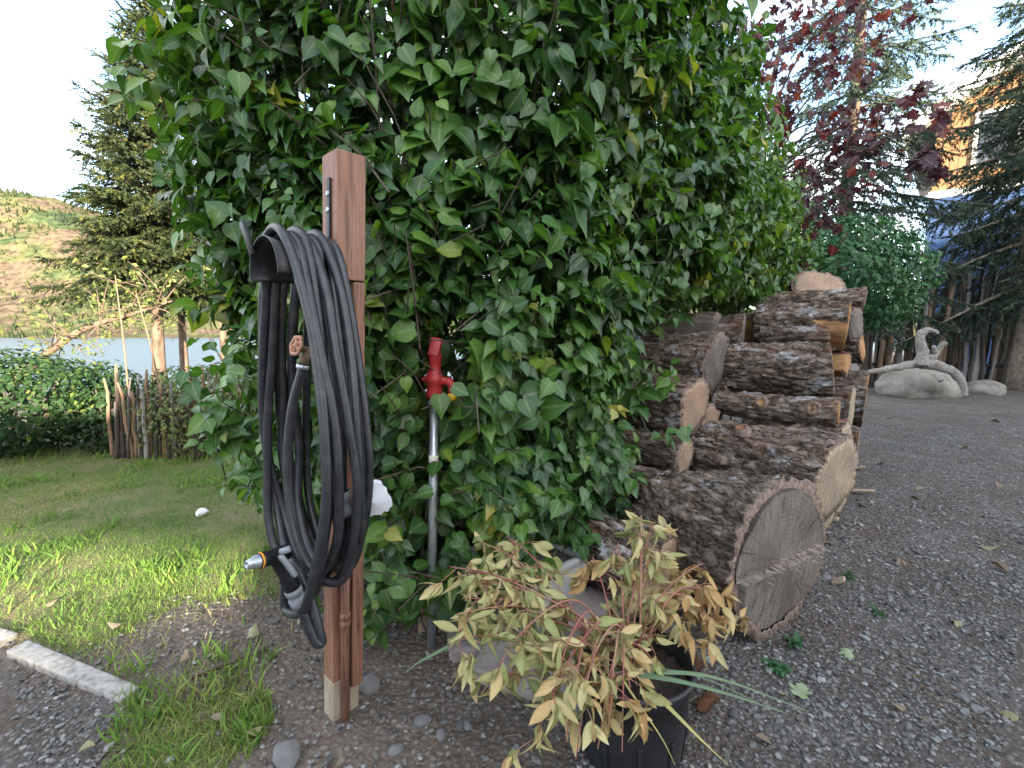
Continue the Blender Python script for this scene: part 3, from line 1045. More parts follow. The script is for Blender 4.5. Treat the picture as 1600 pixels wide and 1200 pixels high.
HY = 0.0
hx0, hx1, eave, slope = 0.0, 11.0, 7.7, 0.62
ridge = (hx0 + hx1) / 2
H = thing('gabled_house', 'two-storey house with cedar gable above blue siding, behind the spruce and stake fence', 'house', M=Matrix.Translation((13.1, 15.0, 0)) @ Matrix.Rotation(rad(-44), 4, 'Z'))
WORLD = False
rz = lambda x: eave + slope * (min(x, 2 * ridge - x) - hx0)
wall_top = rz(ridge)
V = [(hx0, HY, -0.3), (hx1, HY, -0.3), (hx1, HY, eave), (ridge, HY, wall_top), (hx0, HY, eave)]
V += [(a, HY + 8, c) for a, b, c in V]
mk('wall', V, [(0, 1, 2, 3, 4), (9, 8, 7, 6, 5), (0, 4, 9, 5), (1, 6, 7, 2)], MT['render'], H, False, world=False)
z = -0.2
band = 5.35
while z < band - 0.05:
    V, Fc = box((hx1 - hx0 + 0.04, 0.03, 0.165), Matrix.Translation(((hx0 + hx1) / 2, HY - 0.03, z + 0.085)) @ Matrix.Rotation(0.09, 4, 'X'))
    mk('siding_board', V, Fc, MT['blue'], H, False, world=False)
    z += 0.17
part_box('trim_band', hx0 - 0.04, hx1 + 0.04, HY - 0.07, HY - 0.005, band, band + 0.22, MT['trim'], H)
xw0, xw1, zw0, zw1 = 0.95, 1.75, 6.15, 7.55
x = hx0
while x < hx1 - 0.1:
    xa, xb = x + 0.006, min(x + 0.19, hx1) - 0.006
    segs = [(band + 0.22, None)]
    if xb > xw0 and xa < xw1:
        segs = [(band + 0.22, zw0), (zw1, None)]
    for za, zb in segs:
        ya, yb = HY - 0.045 - 0.008 * ((int(x * 10)) % 2), HY - 0.004
        ta, tb = (rz(xa) - 0.02, rz(xb) - 0.02) if zb is None else (zb, zb)
        V = [(xa, ya, za), (xb, ya, za), (xb, ya, tb), (xa, ya, ta), (xa, yb, za), (xb, yb, za), (xb, yb, tb), (xa, yb, ta)]
        mk('cedar_board', V, [(0, 1, 2, 3), (5, 4, 7, 6), (0, 3, 7, 4), (1, 5, 6, 2), (3, 2, 6, 7), (0, 4, 5, 1)], MT['cedar'], H, False, world=False)
    x += 0.19
wn = part_box('window', xw0, xw1, HY - 0.06, HY - 0.01, zw0, zw1, MT['glass'], H)
for (a, b, c, d_) in ((xw0 - 0.1, xw0, zw0 - 0.1, zw1 + 0.1), (xw1, xw1 + 0.1, zw0 - 0.1, zw1 + 0.1), (xw0, xw1, zw0 - 0.1, zw0), (xw0, xw1, zw1, zw1 + 0.1)):
    part_box('window_frame', a, b, HY - 0.10, HY - 0.02, c, d_, MT['trim'], wn)
for sgn in (-1, 1):
    xe = ridge + sgn * ((hx1 - hx0) / 2 + 0.75)
    ze = eave - slope * 0.75
    xr_, zr = ridge, wall_top
    V = []
    for yy in (HY - 0.7, HY + 8.7):
        V += [(xe, yy, ze + 0.02), (xr_, yy, zr + 0.02), (xr_, yy, zr + 0.30), (xe, yy, ze + 0.30)]
    mk('roof', V, [(0, 1, 2, 3), (7, 6, 5, 4), (0, 4, 5, 1), (3, 2, 6, 7), (0, 3, 7, 4), (1, 5, 6, 2)], MT['roof'], H, False, world=False)
    V = [(xe, HY - 0.73, ze - 0.10), (xr_, HY - 0.73, zr - 0.10), (xr_, HY - 0.73, zr + 0.33), (xe, HY - 0.73, ze + 0.33)]
    V += [(a, HY - 0.702, c) for a, b, c in V]
    mk('fascia', V, [(0, 1, 2, 3), (7, 6, 5, 4), (0, 4, 5, 1), (3, 2, 6, 7), (0, 3, 7, 4), (1, 5, 6, 2)], MT['trim'], H, False, world=False)

WORLD = True
# unseen house added to shade the yard; its slot lets a sun streak through
B_ = thing('added_shade_house', 'unseen beige house added behind the viewer to shade the yard', 'house', (4, -15, 0))
part_box('wall', -15, 3.1, -18, -12, -0.5, 4.25, MT['render'], B_)
part_box('wall', 7.9, 12, -18, -12, -0.5, 8.9, MT['render'], B_)
part_box('wall', 12, 30, -18, -12, -0.5, 10.4, MT['render'], B_)
part_box('roof', -15.5, 3.1, -18.5, -11.7, 4.26, 4.45, MT['roof'], B_)
part_box('roof', 7.5, 12, -18.5, -11.7, 8.91, 9.2, MT['roof'], B_)
part_box('roof', 12.01, 30.5, -18.5, -11.7, 10.41, 10.7, MT['roof'], B_)
for k in range(27):
    xk = 3.105 + k * 0.18
    part_box('sun_gap_board', xk, xk + 0.17, -12.06, -12.02, 0.05, (3.44 + 0.045 * max(0, xk - 3.4) + 0.012 * math.sin(k * 2.1)) if xk < 4.6 else 3.9 if xk < 5.0 else 4.0, MT['cedar'], B_)  # boards added as lower edge of the slot shaping the lawn's sun streak
V = [(3.1, -12.09, 3.70), (7.9, -12.09, 3.56), (7.9, -12.09, 9.2), (4.6, -12.09, 6.9), (3.1, -12.09, 4.45)]
n_ = len(V)
V += [(a, -12.065, c) for a, b, c in V]
mk('sun_gap_gable', V, [(0, 1, 2, 3, 4), (9, 8, 7, 6, 5)] + [(k, k + n_, (k + 1) % n_ + n_, (k + 1) % n_) for k in range(n_)], MT['render'], B_, False)  # added upper edge of that slot, blocking the sun above it
part_box('door', -4.0, -3.05, -12.0, -11.96, 0, 2.1, MT['cedar'], B_)
for xa in (-9, -6.5, 8, 11, 14):
    part_box('window', xa, xa + 1.3, -12.0, -11.96, 1.0, 2.2, MT['glass'], B_)


# ------------------------------------------------------------------ trees
def conifer(name, label, base, h, z0, rmax, nb, seed, spr, sl, mt, bark, tr, lean=(0, 0), elev=(-0.1, 0.5), droop=0.25, dens=1.0, tb=0.4, group=None, prof=0.8, gap=0.0, hang=0.2):
    r_ = random.Random(seed)
    T_ = thing(name, label, 'tree', base, group)
    bx, by, bz = base
    zs = np.linspace(0, h, 14)
    cx = lambda z: bx + lean[0] * z
    cy = lambda z: by + lean[1] * z
    parts = [tube([(cx(z), cy(z), bz + z) for z in zs], [max(0.012, tr * (1 - z / h) ** 0.8 * (1 + 0.35 * math.exp(-z * 3))) for z in zs], 12)]
    O, D, N_, SS, TT = [], [], [], [], []
    for i in range(nb):
        zf = (i + r_.random()) / nb
        z = z0 + (h - z0) * zf
        if r_.random() < gap:
            continue
        az = i * 2.39996 + r_.uniform(-0.4, 0.4)
        L = (rmax * (1 - zf) ** prof + 0.12) * r_.uniform(0.65, 1.12)
        el = elev[0] + (elev[1] - elev[0]) * zf + r_.uniform(-0.12, 0.12)
        dx, dy = math.cos(az), math.sin(az)
        c0 = np.array([cx(z), cy(z), bz + z])

        def pt(t_):
            return c0 + np.array([dx * L * t_, dy * L * t_, L * (math.tan(el) * t_ - droop * t_ * t_ + 0.45 * droop * t_ ** 4)])
        ts = np.linspace(0, 1, 6)
        parts.append(tube([pt(q) for q in ts], [max(0.006, tr * 0.20 * (1 - q) * (1 - 0.6 * zf)) for q in ts], 5, False))
        nt = max(4, int(L / (sl * 0.55) * dens))
        for j in range(nt):
            q = 0.12 + 0.88 * (j + r_.random()) / nt
            p0 = pt(q)
            tang = pt(min(1, q + 0.05)) - pt(q - 0.05)
            tang /= np.linalg.norm(tang)
            for sd_ in (-1, 1):
                side = np.array([-dy, dx, 0.0]) * sd_
                dr = tang * 0.75 + side * r_.uniform(0.6, 1.0) + np.array([0, 0, r_.uniform(-0.45 - hang, 0.15)])
                dr /= np.linalg.norm(dr)
                l2 = min(0.42 * L * (1.05 - q) + sl * 0.6, 1.0)
                ns = max(1, int(l2 / (sl * 0.55) * dens))
                for m_ in range(ns):
                    pos = p0 + dr * l2 * m_ / ns + np.array([0, 0, -0.12 * (l2 * m_ / ns) ** 2])
                    O.append(pos)
                    D.append(dr + np.array([r_.uniform(-.35, .35), r_.uniform(-.35, .35), r_.uniform(-.5, .2)]))
                    N_.append((r_.uniform(-1, 1), r_.uniform(-1, 1), r_.uniform(0.2, 1)))
                    SS.append(sl * r_.uniform(0.7, 1.25))
                    TT.append(min(1, max(0, r_.gauss(tb, 0.27))))
            O.append(p0)
            D.append(tang)
            N_.append((0, 0, 1))
            SS.append(sl)
            TT.append(tb)
    V, Fc = join(parts)
    mk('trunk', V, Fc, bark, T_)
    V, Fc, tt = scatter(spr, np.array(O), np.array(D), np.array(N_), np.array(SS), np.array(TT))
    mk('crown', V, Fc, mt, T_, True, tt)
    return T_


def gz(x, y):
    return float(gh(np.array([x]), np.array([y]))[0])


p_ = P(246, 560, 13.0)
zb = gz(p_.x, 13.0)
conifer('fir_tree', 'tall sunlit fir by the lake with wide layered boughs, above the clipped bushes', (p_.x, 13.0, zb), 9.6 - zb, 2.5 - zb, 2.3, 240, 3, SPRIG, 0.28, MT['fir'], MT['firbark'], 0.165, lean=(0.045, 0), elev=(-0.18, 0.75), droop=0.22, dens=1.1, tb=0.36, prof=0.8, gap=0.04)
p_ = P(287, 560, 15.0)
zb = gz(p_.x, 15.0)
conifer('fir_tree', 'smaller golden-lit fir with dark trunk close beside the tall fir', (p_.x, 15.0, zb), 5.9 - zb, 2.2 - zb, 1.5, 46, 4, SPRIG, 0.28, MT['fir'], MT['firbark'], 0.14, lean=(0.01, 0), elev=(-0.15, 0.6), droop=0.2, dens=0.9, tb=0.6)
p_ = P(352, 560, 12.5)
zb = gz(p_.x, 12.5)
conifer('pine_tree', 'slender bare-stemmed pine with a sparse top, nearest the lilac hedge edge', (p_.x, 12.5, zb), 5.2 - zb, 2.4 - zb, 0.9, 26, 5, SPRIG, 0.26, MT['fir'], MT['firbark'], 0.11, lean=(-0.01, 0), elev=(0.0, 0.5), tb=0.6, dens=0.8)
conifer('spruce_tree', 'big drooping blue-green spruce with pale trunk beside the stake fence', (10.75, 9.75, 0), 12.0, 1.9, 2.9, 150, 6, SPRIG_FINE, 0.20, MT['spruce'], MT['sprucebark'], 0.27, elev=(-0.28, 0.3), droop=0.30, dens=1.0, tb=0.5, prof=1.15, hang=0.9)
p_ = P(1322, 300, 10.5)
conifer('spruce_tree', 'thin airy spruce with reddish trunk rising behind the purple maple', (p_.x, 10.5, 0), 14.0, 1.7, 2.4, 150, 7, SPRIG_FINE, 0.22, MT['spruce'], MT['firbark'], 0.17, lean=(0.006, 0), elev=(-0.25, 0.3), droop=0.28, dens=0.85, tb=0.4, prof=0.65, gap=0.08, hang=0.6)


def bush(name, label, c, rx, ry, h, n, sz, mt, seed, tb=0.4, group=None, shell=0.55, tmp=BUSHLEAF, lump=0.5, foot=None):
    T_ = thing(name, label, 'shrub', (c[0], c[1], foot if foot is not None else c[2]), group)
    r_ = random.Random(seed)
    dr = rand_dir(n)
    rr = (1 - lump / 2) + lump * fbm(dr * 2.2 + seed * 3.1, seed, 3)
    fr = shell + (1 - shell) * np.sqrt(rng.uniform(size=n))
    p0 = np.stack([dr[:, 0] * rx, dr[:, 1] * ry, dr[:, 2] * h / 2], 1) * (rr * fr)[:, None]
    sq = np.abs(p0[:, 2]) / (h / 2)
    o = p0 + np.array(c) + [0, 0, h / 2]
    nn = unit(dr * [1, 1, 1] + [0, 0, 0.5] + rng.normal(0, 0.4, (n, 3)))
    d = np.cross(nn, rand_dir(n)) + [0, 0, -0.3] + dr * 0.3
    keep = o[:, 2] > c[2] + 0.03
    V, Fc, tt = scatter(tmp, o[keep], d[keep], nn[keep], rng.uniform(0.7, 1.3, n)[keep] * sz, np.clip(rng.normal(tb, 0.22, n), 0, 1)[keep])
    mk('foliage', V, Fc, mt, T_, True, tt)
    st = []
    for k in range(9):
        a, f_ = r_.uniform(0, 6.28), r_.uniform(0.3, 0.7)
        b_ = Vector(c)
        fz_ = -0.05 if foot is None else foot - c[2] - 0.05
        st.append(tube(smoothline([b_ + Vector((0.12 * math.cos(a) * rx, 0.12 * math.sin(a) * ry, fz_)), b_ + Vector((0.3 * rx * math.cos(a), 0.3 * ry * math.sin(a), h * 0.35)), b_ + Vector((f_ * rx * math.cos(a), f_ * ry * math.sin(a), h * 0.72))], 4), np.linspace(0.02, 0.006, 9), 6))
    V, Fc = join(st)
    mk('stem', V, Fc, MT['stem'], T_)
    return T_


bush('round_shrub', 'big dense dark green shrub with sunlit top at the lawn edge, by the lake', (-4.95, 4.55, 0), 0.92, 0.75, 1.04, 6000, 0.06, MT['shrub'], 3, 0.40, lump=0.35)
a_ = P(168, 640, 4.6)
bush('round_shrub', 'smaller dark shrub between the big round shrub and the stakes', (a_.x, 4.6, 0), 0.34, 0.4, 0.92, 1800, 0.055, MT['shrub'], 4, 0.4)
a_ = G(262, 730)
bush('loose_shrub', 'loose yellow-green shrub growing in front of the low stake fence', (a_.x, a_.y + 0.32, 0), 0.52, 0.30, 0.82, 1500, 0.045, MT['birch'], 5, 0.15, shell=0.3, lump=0.7)
a_ = P(300, 640, 5.2)
bush('round_shrub', 'leafy green shrub behind the low stake fence', (a_.x, 5.5, -0.05), 1.0, 0.5, 0.90, 2600, 0.06, MT['shrub'], 6, 0.55)
a_ = P(375, 640, 4.9)
bush('loose_shrub', 'pale green shrub showing between the fence and the lilac hedge', (a_.x, 4.9, 0), 0.6, 0.45, 0.95, 1600, 0.055, MT['birch'], 8, 0.12)
a_ = P(1338, 430, 6.7)
bush('leafy_shrub', 'bright green leafy shrub behind the top of the log pile', (a_.x - 0.05, 6.9, 1.15), 1.12, 0.9, 1.75, 8500, 0.085, MT['brightshrub'], 7, 0.4, lump=0.45, foot=0)
a_ = P(105, 480, 9.0)
# a leaning young tree with thin yellow-green leaves
LT_ = thing('leaning_tree', 'leaning thin tree with airy yellow-green leaves in front of the lake', 'tree', (P(20, 600, 8).x, 8, -0.3))
tk = smoothline([P(20, 600, 8), P(70, 555, 8), P(130, 515, 8.1), P(215, 488, 8.2), P(270, 470, 8.3)], 6)
br = [tube(tk, np.linspace(0.085, 0.015, len(tk)), 8)]
O = []
for k in range(46):
    f_ = RD.uniform(0.25, 1.0)
    s0 = Vector(tk[int(f_ * (len(tk) - 1))])
    e0 = s0 + Vector((RD.uniform(-0.8, 0.8), RD.uniform(-0.6, 0.6), RD.uniform(-0.55, 0.75)))
    br.append(tube(smoothline([s0, (s0 + e0) / 2 + Vector((0, 0, 0.1)), e0], 3), np.linspace(0.014, 0.004, 7), 5, False))
    for j in range(13):
        O.append(s0.lerp(e0, RD.uniform(0.3, 1.1)) + Vector((RD.gauss(0, 0.1), RD.gauss(0, 0.1), RD.gauss(0, 0.1))))
V, Fc = join(br)
mk('trunk', V, Fc, MT['firbark'], LT_)
O = np.array([tuple(q) for q in O])
k = len(O)
V, Fc, tt = scatter(BUSHLEAF, O, rand_dir(k) + [0, 0, -0.4], rand_dir(k) + [0, 0, 0.6], rng.uniform(0.05, 0.11, k), np.clip(rng.normal(0.25, 0.2, k), 0, 1))
mk('crown', V, Fc, MT['birch'], LT_, True, tt)
for n_, (a_, b_, c_, lab) in enumerate([((205, 690), (196, 560), (180, 430), 'thin bare pole rising by the small dark shrub, leaning towards the lake'), ((262, 690), (240, 560), (212, 455), 'second thin bare pole, leaning, rising through the loose shrub'), ((392, 640), (345, 560), (318, 510), 'bare pale twig leaning out beside the pine stem')]):
    pts = smoothline([P(*a_, 4.4), P(*b_, 4.45), P(*c_, 4.5)], 5)
    V, Fc = tube(pts, np.linspace(0.011, 0.004, len(pts)), 6)
    mk('bare_pole', V, Fc, MT['staketan'], None, label=lab, category='pole')

# ---- maple: clusters of lobed leaves on thin branches
MP = thing('maple_tree', 'maple with purple and red lobed leaves above the hedge end', 'tree', (2.6, 6.3, 0))
clus = [(1130, 90, 5.0, 55, 45), (1190, 50, 5.3, 75, 95), (1290, 25, 5.6, 75, 100), (1215, 150, 5.4, 55, 70), (1290, 110, 5.8, 70, 80), (1375, 60, 6.2, 60, 45), (1255, 285, 5.0, 35, 35), (1310, 262, 5.0, 55, 55), (1375, 235, 4.7, 45, 30), (1435, 250, 4.4, 26, 8), (1385, 180, 5.0, 55, 24), (1265, 335, 5.0, 42, 55), (1470, 175, 5.0, 28, 6), (1215, 205, 5.4, 35, 25), (1310, 185, 5.6, 50, 40), (1340, 310, 5.2, 40, 26), (1225, 425, 5.0, 12, 4)]
hub = Vector((3.2, 6.6, 3.0))
bp = [tube(smoothline([Vector((2.9, 6.6, -0.05)), Vector((3.0, 6.6, 1.5)), hub, Vector((3.5, 6.4, 5.0))], 5), np.linspace(0.09, 0.03, 16), 8)]
O, SS, TT = [], [], []
for (cx_, cy_, Y_, r_, n_) in clus:
    c = P(cx_, cy_, Y_)
    m_ = hub.lerp(c, 0.5) + Vector((0, 0, 0.35))
    pts = smoothline([hub, m_, c], 5)
    bp.append(tube(pts, np.linspace(0.02, 0.005, len(pts)), 6, False))
    rr = r_ / 720 * Y_
    for j in range(max(3, n_ // 6)):
        e = c + Vector((RD.gauss(0, 0.6), RD.gauss(0, 0.6), RD.gauss(0, 0.55))) * rr
        st_ = Vector(pts[-3]) if j % 2 else c
        bp.append(tube([st_, st_.lerp(e, 0.5) + Vector((0, 0, 0.03)), e], [0.005, 0.004, 0.002], 5, False))
        for q in range(7):
            O.append(tuple(st_.lerp(e, RD.uniform(0.35, 1.05)) + Vector((RD.gauss(0, 0.05), RD.gauss(0, 0.05), RD.gauss(0, 0.06)))))
            SS.append(RD.uniform(0.065, 0.11) * (1.35 if n_ < 20 else 1))
            TT.append(min(1, max(0, RD.gauss(0.45 if cy_ < 220 else 0.25, 0.24))))
V, Fc = join(bp)
mk('trunk', V, Fc, MT['stem'], MP)
k = len(O)
leafset(MP, 'leaf', 'foliage', MAPLE, np.array(O), rand_dir(k) * 0.8 + [0, 0, -0.7], rand_dir(k) + [0, -0.5, 0.4], np.array(SS), np.array(TT), MT['maple'])


# ------------------------------------------------------------------ stake fences
def stake_mesh_r(r0, m_, seed):
    r_ = random.Random(seed)
    pts = [(r0 * 0.5 * r_.uniform(-1, 1) * (k > 0), r0 * 0.5 * r_.uniform(-1, 1) * (k > 0), k / 6) for k in range(7)]
    V, Fc = tube(pts, [r0, r0 * 0.95, r0 * 0.95, r0 * 0.9, r0 * 0.82, r0 * 0.75, r0 * 0.5], 7)
    return mesh_data('stake', V, Fc, MT[m_])


def fence(label, pts, rr, hfn, seed, weights, lean, mids):
    r_ = random.Random(seed)
    c = pts[len(pts) // 2]
    T_ = thing('stake_fence', label, 'fence', (c[0], c[1], 0))
    pool = {m_: [stake_mesh_r(r0, m_, seed + k) for k, r0 in enumerate(rr)] for m_ in ('stake', 'staketan', 'stakegrey')}
    for k, (x_, y_) in enumerate(pts):
        m_ = r_.choices(['stake', 'staketan', 'stakegrey'], weights)[0]
        o = bpy.data.objects.new('stake', r_.choice(pool[m_]))
        link(o, T_)
        h = hfn(k, r_)
        o.matrix_basis = Matrix.Translation((x_, y_, -0.06)) @ Matrix.Rotation(r_.uniform(-lean, lean) + 0.03, 4, 'Y') @ Matrix.Rotation(r_.uniform(-lean, lean), 4, 'X') @ Matrix.Rotation(r_.uniform(0, 6.28), 4, 'Z') @ Matrix.Diagonal((1, 1, h, 1))
    for (h, th) in mids:
        V, Fc = tube([(pts[0][0], pts[0][1] + 0.05, h), (c[0], c[1] + 0.06, h + 0.02), (pts[-1][0], pts[-1][1] + 0.05, h)], th, 7)
        mk('rail', V, Fc, MT['stake'], T_)
    return T_


pts = []
x_ = 1344.0
r0_ = random.Random(9)
while x_ < 1578:
    g_ = P(x_, 560, 10.15 + r0_.uniform(-0.22, 0.25) + 0.002 * (1450 - x_))
    pts.append((g_.x, g_.y))
    x_ += r0_.uniform(2.6, 5.2)
fence('tall fence of rough dark poles standing behind the boulder and driftwood', pts, [0.028, 0.036, 0.044, 0.052], lambda k, r_: r_.uniform(1.9, 3.0) if k > 20 else r_.uniform(1.9, 2.4), 20, (5, 3, 2), 0.055, [(0.5, 0.035), (1.5, 0.035)])
pts = []
x_ = 168.0
while x_ < 385:
    g_ = P(x_, 640, 4.30 + r0_.uniform(-0.04, 0.06) + (0.45 * max(0, (x_ - 300)) / 85))
    pts.append((g_.x, g_.y))
    x_ += r0_.uniform(3.2, 5.6)
fence('low weathered stake fence at the lawn edge, half hidden by shrubs', pts, [0.011, 0.014, 0.018, 0.022], lambda k, r_: r_.uniform(0.62, 0.98), 30, (4, 2, 3), 0.07, [(0.22, 0.014), (0.6, 0.014)])


# ------------------------------------------------------------------ boulder, rock, driftwood
def rock(name, label, c, size, seed, mt, cat='rock', group=None, rough=0.30, sub=4):
    bm = bmesh.new()
    bmesh.ops.create_icosphere(bm, subdivisions=sub, radius=1)
    V = np.array([tuple(v.co) for v in bm.verts])
    Fc = np.array([[v.index for v in f.verts] for f in bm.faces])
    bm.free()
    r_ = 1 + rough * 2 * (fbm(V * 1.3 + seed * 7.7, seed, 4) - 0.5) + 0.05 * (fbm(V * 6 + seed, seed + 5, 3) - 0.5)
    V = V * r_[:, None]
    V[:, 2] = np.maximum(V[:, 2], -0.55)
    V = V * np.array(size) + np.array([0, 0, size[2] * 0.48])
    o = bpy.data.objects.new(name, mesh_data(name, V, Fc, mt))
    COL.objects.link(o)
    o.location = c
    o.rotation_euler = (0, 0, seed * 1.7)
    return props(o, label, cat, group)


c = G(1448, 622)
b_ = rock('boulder', 'large pale flat-topped boulder under the driftwood', (c.x + 0.12, c.y + 0.35, 0), (0.74, 0.5, 0.40), 2, MT['boulder'], 'boulder')
b_.rotation_euler = (0, 0, 0.1)
c = G(1554, 618)
rock('rounded_rock', 'small rounded pale rock at the foot of the big spruce', (c.x, c.y + 0.2, 0), (0.32, 0.26, 0.19), 5, MT['boulder'], 'rock')
DW = thing('driftwood', 'bleached forked driftwood root lying across the boulder', 'driftwood', (G(1448, 622).x, 8.4, 0))
Yd = 8.15
segs = [
    ('root_limb', [(1355, 583, Yd - 0.1), (1385, 578, Yd), (1420, 570, Yd + 0.05), (1452, 563, Yd)], [0.045, 0.06, 0.075, 0.10]),
    ('root_limb', [(1436, 572, Yd), (1440, 552, Yd), (1438, 530, Yd), (1446, 519, Yd), (1462, 516, Yd - 0.05), (1468, 520, Yd - 0.1)], [0.12, 0.085, 0.07, 0.06, 0.045, 0.015]),
    ('root_limb', [(1450, 566, Yd), (1460, 553, Yd), (1470, 540, Yd - 0.05), (1478, 536, Yd - 0.1)], [0.09, 0.065, 0.05, 0.04]),
    ('root_limb', [(1458, 556, Yd), (1457, 546, Yd - 0.05), (1456, 541, Yd - 0.08)], [0.06, 0.045, 0.03]),
    ('root_limb', [(1440, 568, Yd), (1466, 572, Yd - 0.05), (1490, 582, Yd - 0.1), (1504, 598, Yd - 0.2), (1512, 618, Yd - 0.3)], [0.10, 0.085, 0.075, 0.06, 0.025]),
    ('root_limb', [(1462, 586, Yd - 0.35), (1466, 592, Yd - 0.45), (1468, 597, Yd - 0.5)], [0.05, 0.04, 0.03])]
for nm, pl, rr in segs:
    pts = smoothline([P(*q) for q in pl], 7)
    rs = np.interp(np.linspace(0, 1, len(pts)), np.linspace(0, 1, len(rr)), rr)
    V, Fc = tube(pts, rs, 14)
    V = V + np.stack([fbm(V * 5 + k, 5 + k, 4) - 0.5 for k in range(3)], 1) * 0.11
    mk(nm, V, Fc, MT['driftwood'], DW)


# ------------------------------------------------------------------ the log pile
def log(label, end, dia, L, head=134.0, pitch=0.0, tone='facetan', seed=1, bark='bark', clip=None, strip=None, knots=(), nA=72, nL=34, roll=0.0, bt=0.018, oval=1.0, taper=0.9, group='logs in the stacked pile'):
    hx, hy = math.sin(rad(head)), math.cos(rad(head))
    xax = Vector((hx * math.cos(pitch), hy * math.cos(pitch), math.sin(pitch)))
    M = Matrix.Translation(Vector(end)) @ frame(xax, (0, 0, 1)).to_4x4()
    T_ = thing('log', label, 'log', M=M, group=group)
    R0 = dia / 2
    th = np.linspace(0, 2 * math.pi, nA, endpoint=False)
    xs_ = -np.linspace(0, L, nL)
    X, A = np.meshgrid(xs_, th, indexing='ij')
    q = np.stack([np.cos(A) * 1.4, np.sin(A) * 1.4, X * 1.6], -1)
    R_ = R0 * (1 + 0.34 * (fbm(q + seed * 5.3, seed, 3) - 0.5) + 0.10 * (fbm(q * 2.7 + seed, seed + 6, 2) - 0.5))
    R_ = R_ * (1 - (1 - taper) * (-X / L))
    smooth_r = R_.copy()
    qf = np.stack([np.cos(A) * R0 * 30, np.sin(A) * R0 * 30, X * 12.0], -1)
    qf = qf + 0.9 * (fbm(qf * 0.5 + 5, seed + 40, 2) - 0.5)[..., None]
    ridg = np.abs(2 * fbm(qf + seed, seed + 9, 3) - 1)
    R_ = R_ + (np.clip(0.30 - ridg * 1.5, 0, 1) * -0.075 + (fbm(qf * 0.45, seed + 21, 2) - 0.5) * 0.045 + (fbm(qf * 2.4, seed + 20, 2) - 0.5) * 0.034) * min(1, R0 / 0.17)
    mi = np.zeros(A.shape, int)
    if clip is not None:
        for (a0, dd) in clip:
            cs = np.cos(A - a0)
            lim = np.where(cs > 0.05, dd * R0 / np.maximum(cs, 0.05), 9)
            cut = lim < R_
            R_ = np.where(cut, lim + (fbm(q * 9, seed + 3, 2) - 0.5) * 0.012, R_)
            mi = np.where(cut, 1, mi)
            smooth_r = np.minimum(smooth_r, lim)
    if strip is not None:
        a0, aw, xl = strip
        da = np.abs((A - a0 + math.pi) % (2 * math.pi) - math.pi)
        wob = 0.5 * (fbm(q * 3, seed + 4, 3) - 0.5)
        cut = (da < aw + wob) & (-X < xl + wob * 0.3)
        R_ = np.where(cut, smooth_r - 0.022, R_)
        mi = np.where(cut, 1, mi)
    rr = np.stack([R_ * np.cos(A) * oval, R_ * np.sin(A)], -1)
    rs_ = random.Random(seed)
    s1, s2 = rs_.uniform(-0.14, 0.14), rs_.uniform(-0.14, 0.14)
    edge = np.exp(X / 0.06)
    V = np.stack([X + edge * (s1 * rr[..., 0] + s2 * rr[..., 1]), rr[..., 0], rr[..., 1]], -1).reshape(-1, 3)
    j = np.arange(nA)
    j2 = (j + 1) % nA
    Fs, MI = [], []
    for k in range(nL - 1):
        Fs.append(np.stack([k * nA + j, (k + 1) * nA + j, (k + 1) * nA + j2, k * nA + j2], 1))
        MI.append(mi[k])
    inner = []
    base = len(V)
    for e, k in enumerate((0, nL - 1)):
        f_ = 1 - bt * 1.4 / R0
        V = np.concatenate([V, V[k * nA:(k + 1) * nA] * [1, f_, f_] + [(-0.004, 0.004)[e], 0, 0]])
        o = base + e * nA
        Fs.append(np.stack([k * nA + j, k * nA + j2, o + j2, o + j], 1) if e == 0 else np.stack([k * nA + j2, k * nA + j, o + j, o + j2], 1))
        MI.append(np.full(nA, 2))
    mk('bark', V, np.concatenate(Fs), [MT[bark], MT[tone], MT['barkend']], T_, True, None, np.concatenate(MI), world=False)
    if bt < 0.03:
        for e, k in enumerate((0, nL - 1)):
            ring = V[k * nA:(k + 1) * nA]
            f_ = 1 - bt * 1.25 / R0
            s_ = 1 if e == 0 else -1
            W_ = [ring * [1, f_, f_] + [-0.012 * s_, 0, 0]]
            for fr in (1.0, 0.8, 0.55, 0.3):
                w = ring * [fr, f_ * fr, f_ * fr] + [ring[:, 0].mean() * (1 - fr), 0, 0]
                w = w + np.stack([s_ * (0.003 + 0.010 * (fbm(w * [1, 9, 3] + seed, seed + 31, 2) - 0.4)), 0 * w[:, 0], 0 * w[:, 0]], 1)
                W_.append(w)
            W_.append(ring.mean(0)[None] * [1, 0.3, 0.3] + [s_ * 0.003, 0, 0])
            W_ = np.concatenate(W_)
            Ff = []
            for r in range(4):
                a, b = r * nA + j, r * nA + j2
                Ff += [np.stack([a, b, b + nA], 1), np.stack([a, b + nA, a + nA], 1)]
            Ff.append(np.stack([4 * nA + j, 4 * nA + j2, np.full(nA, 5 * nA)], 1))
            Ff = np.concatenate(Ff)
            if e == 1:
                Ff = Ff[:, ::-1]
            if e == 1:
                break
            mk('cut_face', W_, Ff, MT[tone], T_, False if 0 else True, world=False)
    for (kx, ka, kr) in knots:
        c_ = Vector((kx, R0 * 0.985 * math.cos(ka) * oval, R0 * 0.985 * math.sin(ka)))
        ax = Vector((0, math.cos(ka), math.sin(ka)))
        V, Fc = lathe([(kr * 2.1, -0.03), (kr * 1.5, 0.008), (kr * 1.0, 0.012), (kr * 0.95, 0.004), (0.0005, 0.005)], 18, c_, ax)
        V = V + (fbm(V * 30, seed, 2) - 0.5)[:, None] * 0.008
        kf = np.where(np.arange(len(Fc)) < 72, 0, 1)
        mk('knot', V, Fc, [MT['barkend'], MT['faceorange']], T_, True, None, kf, world=False)
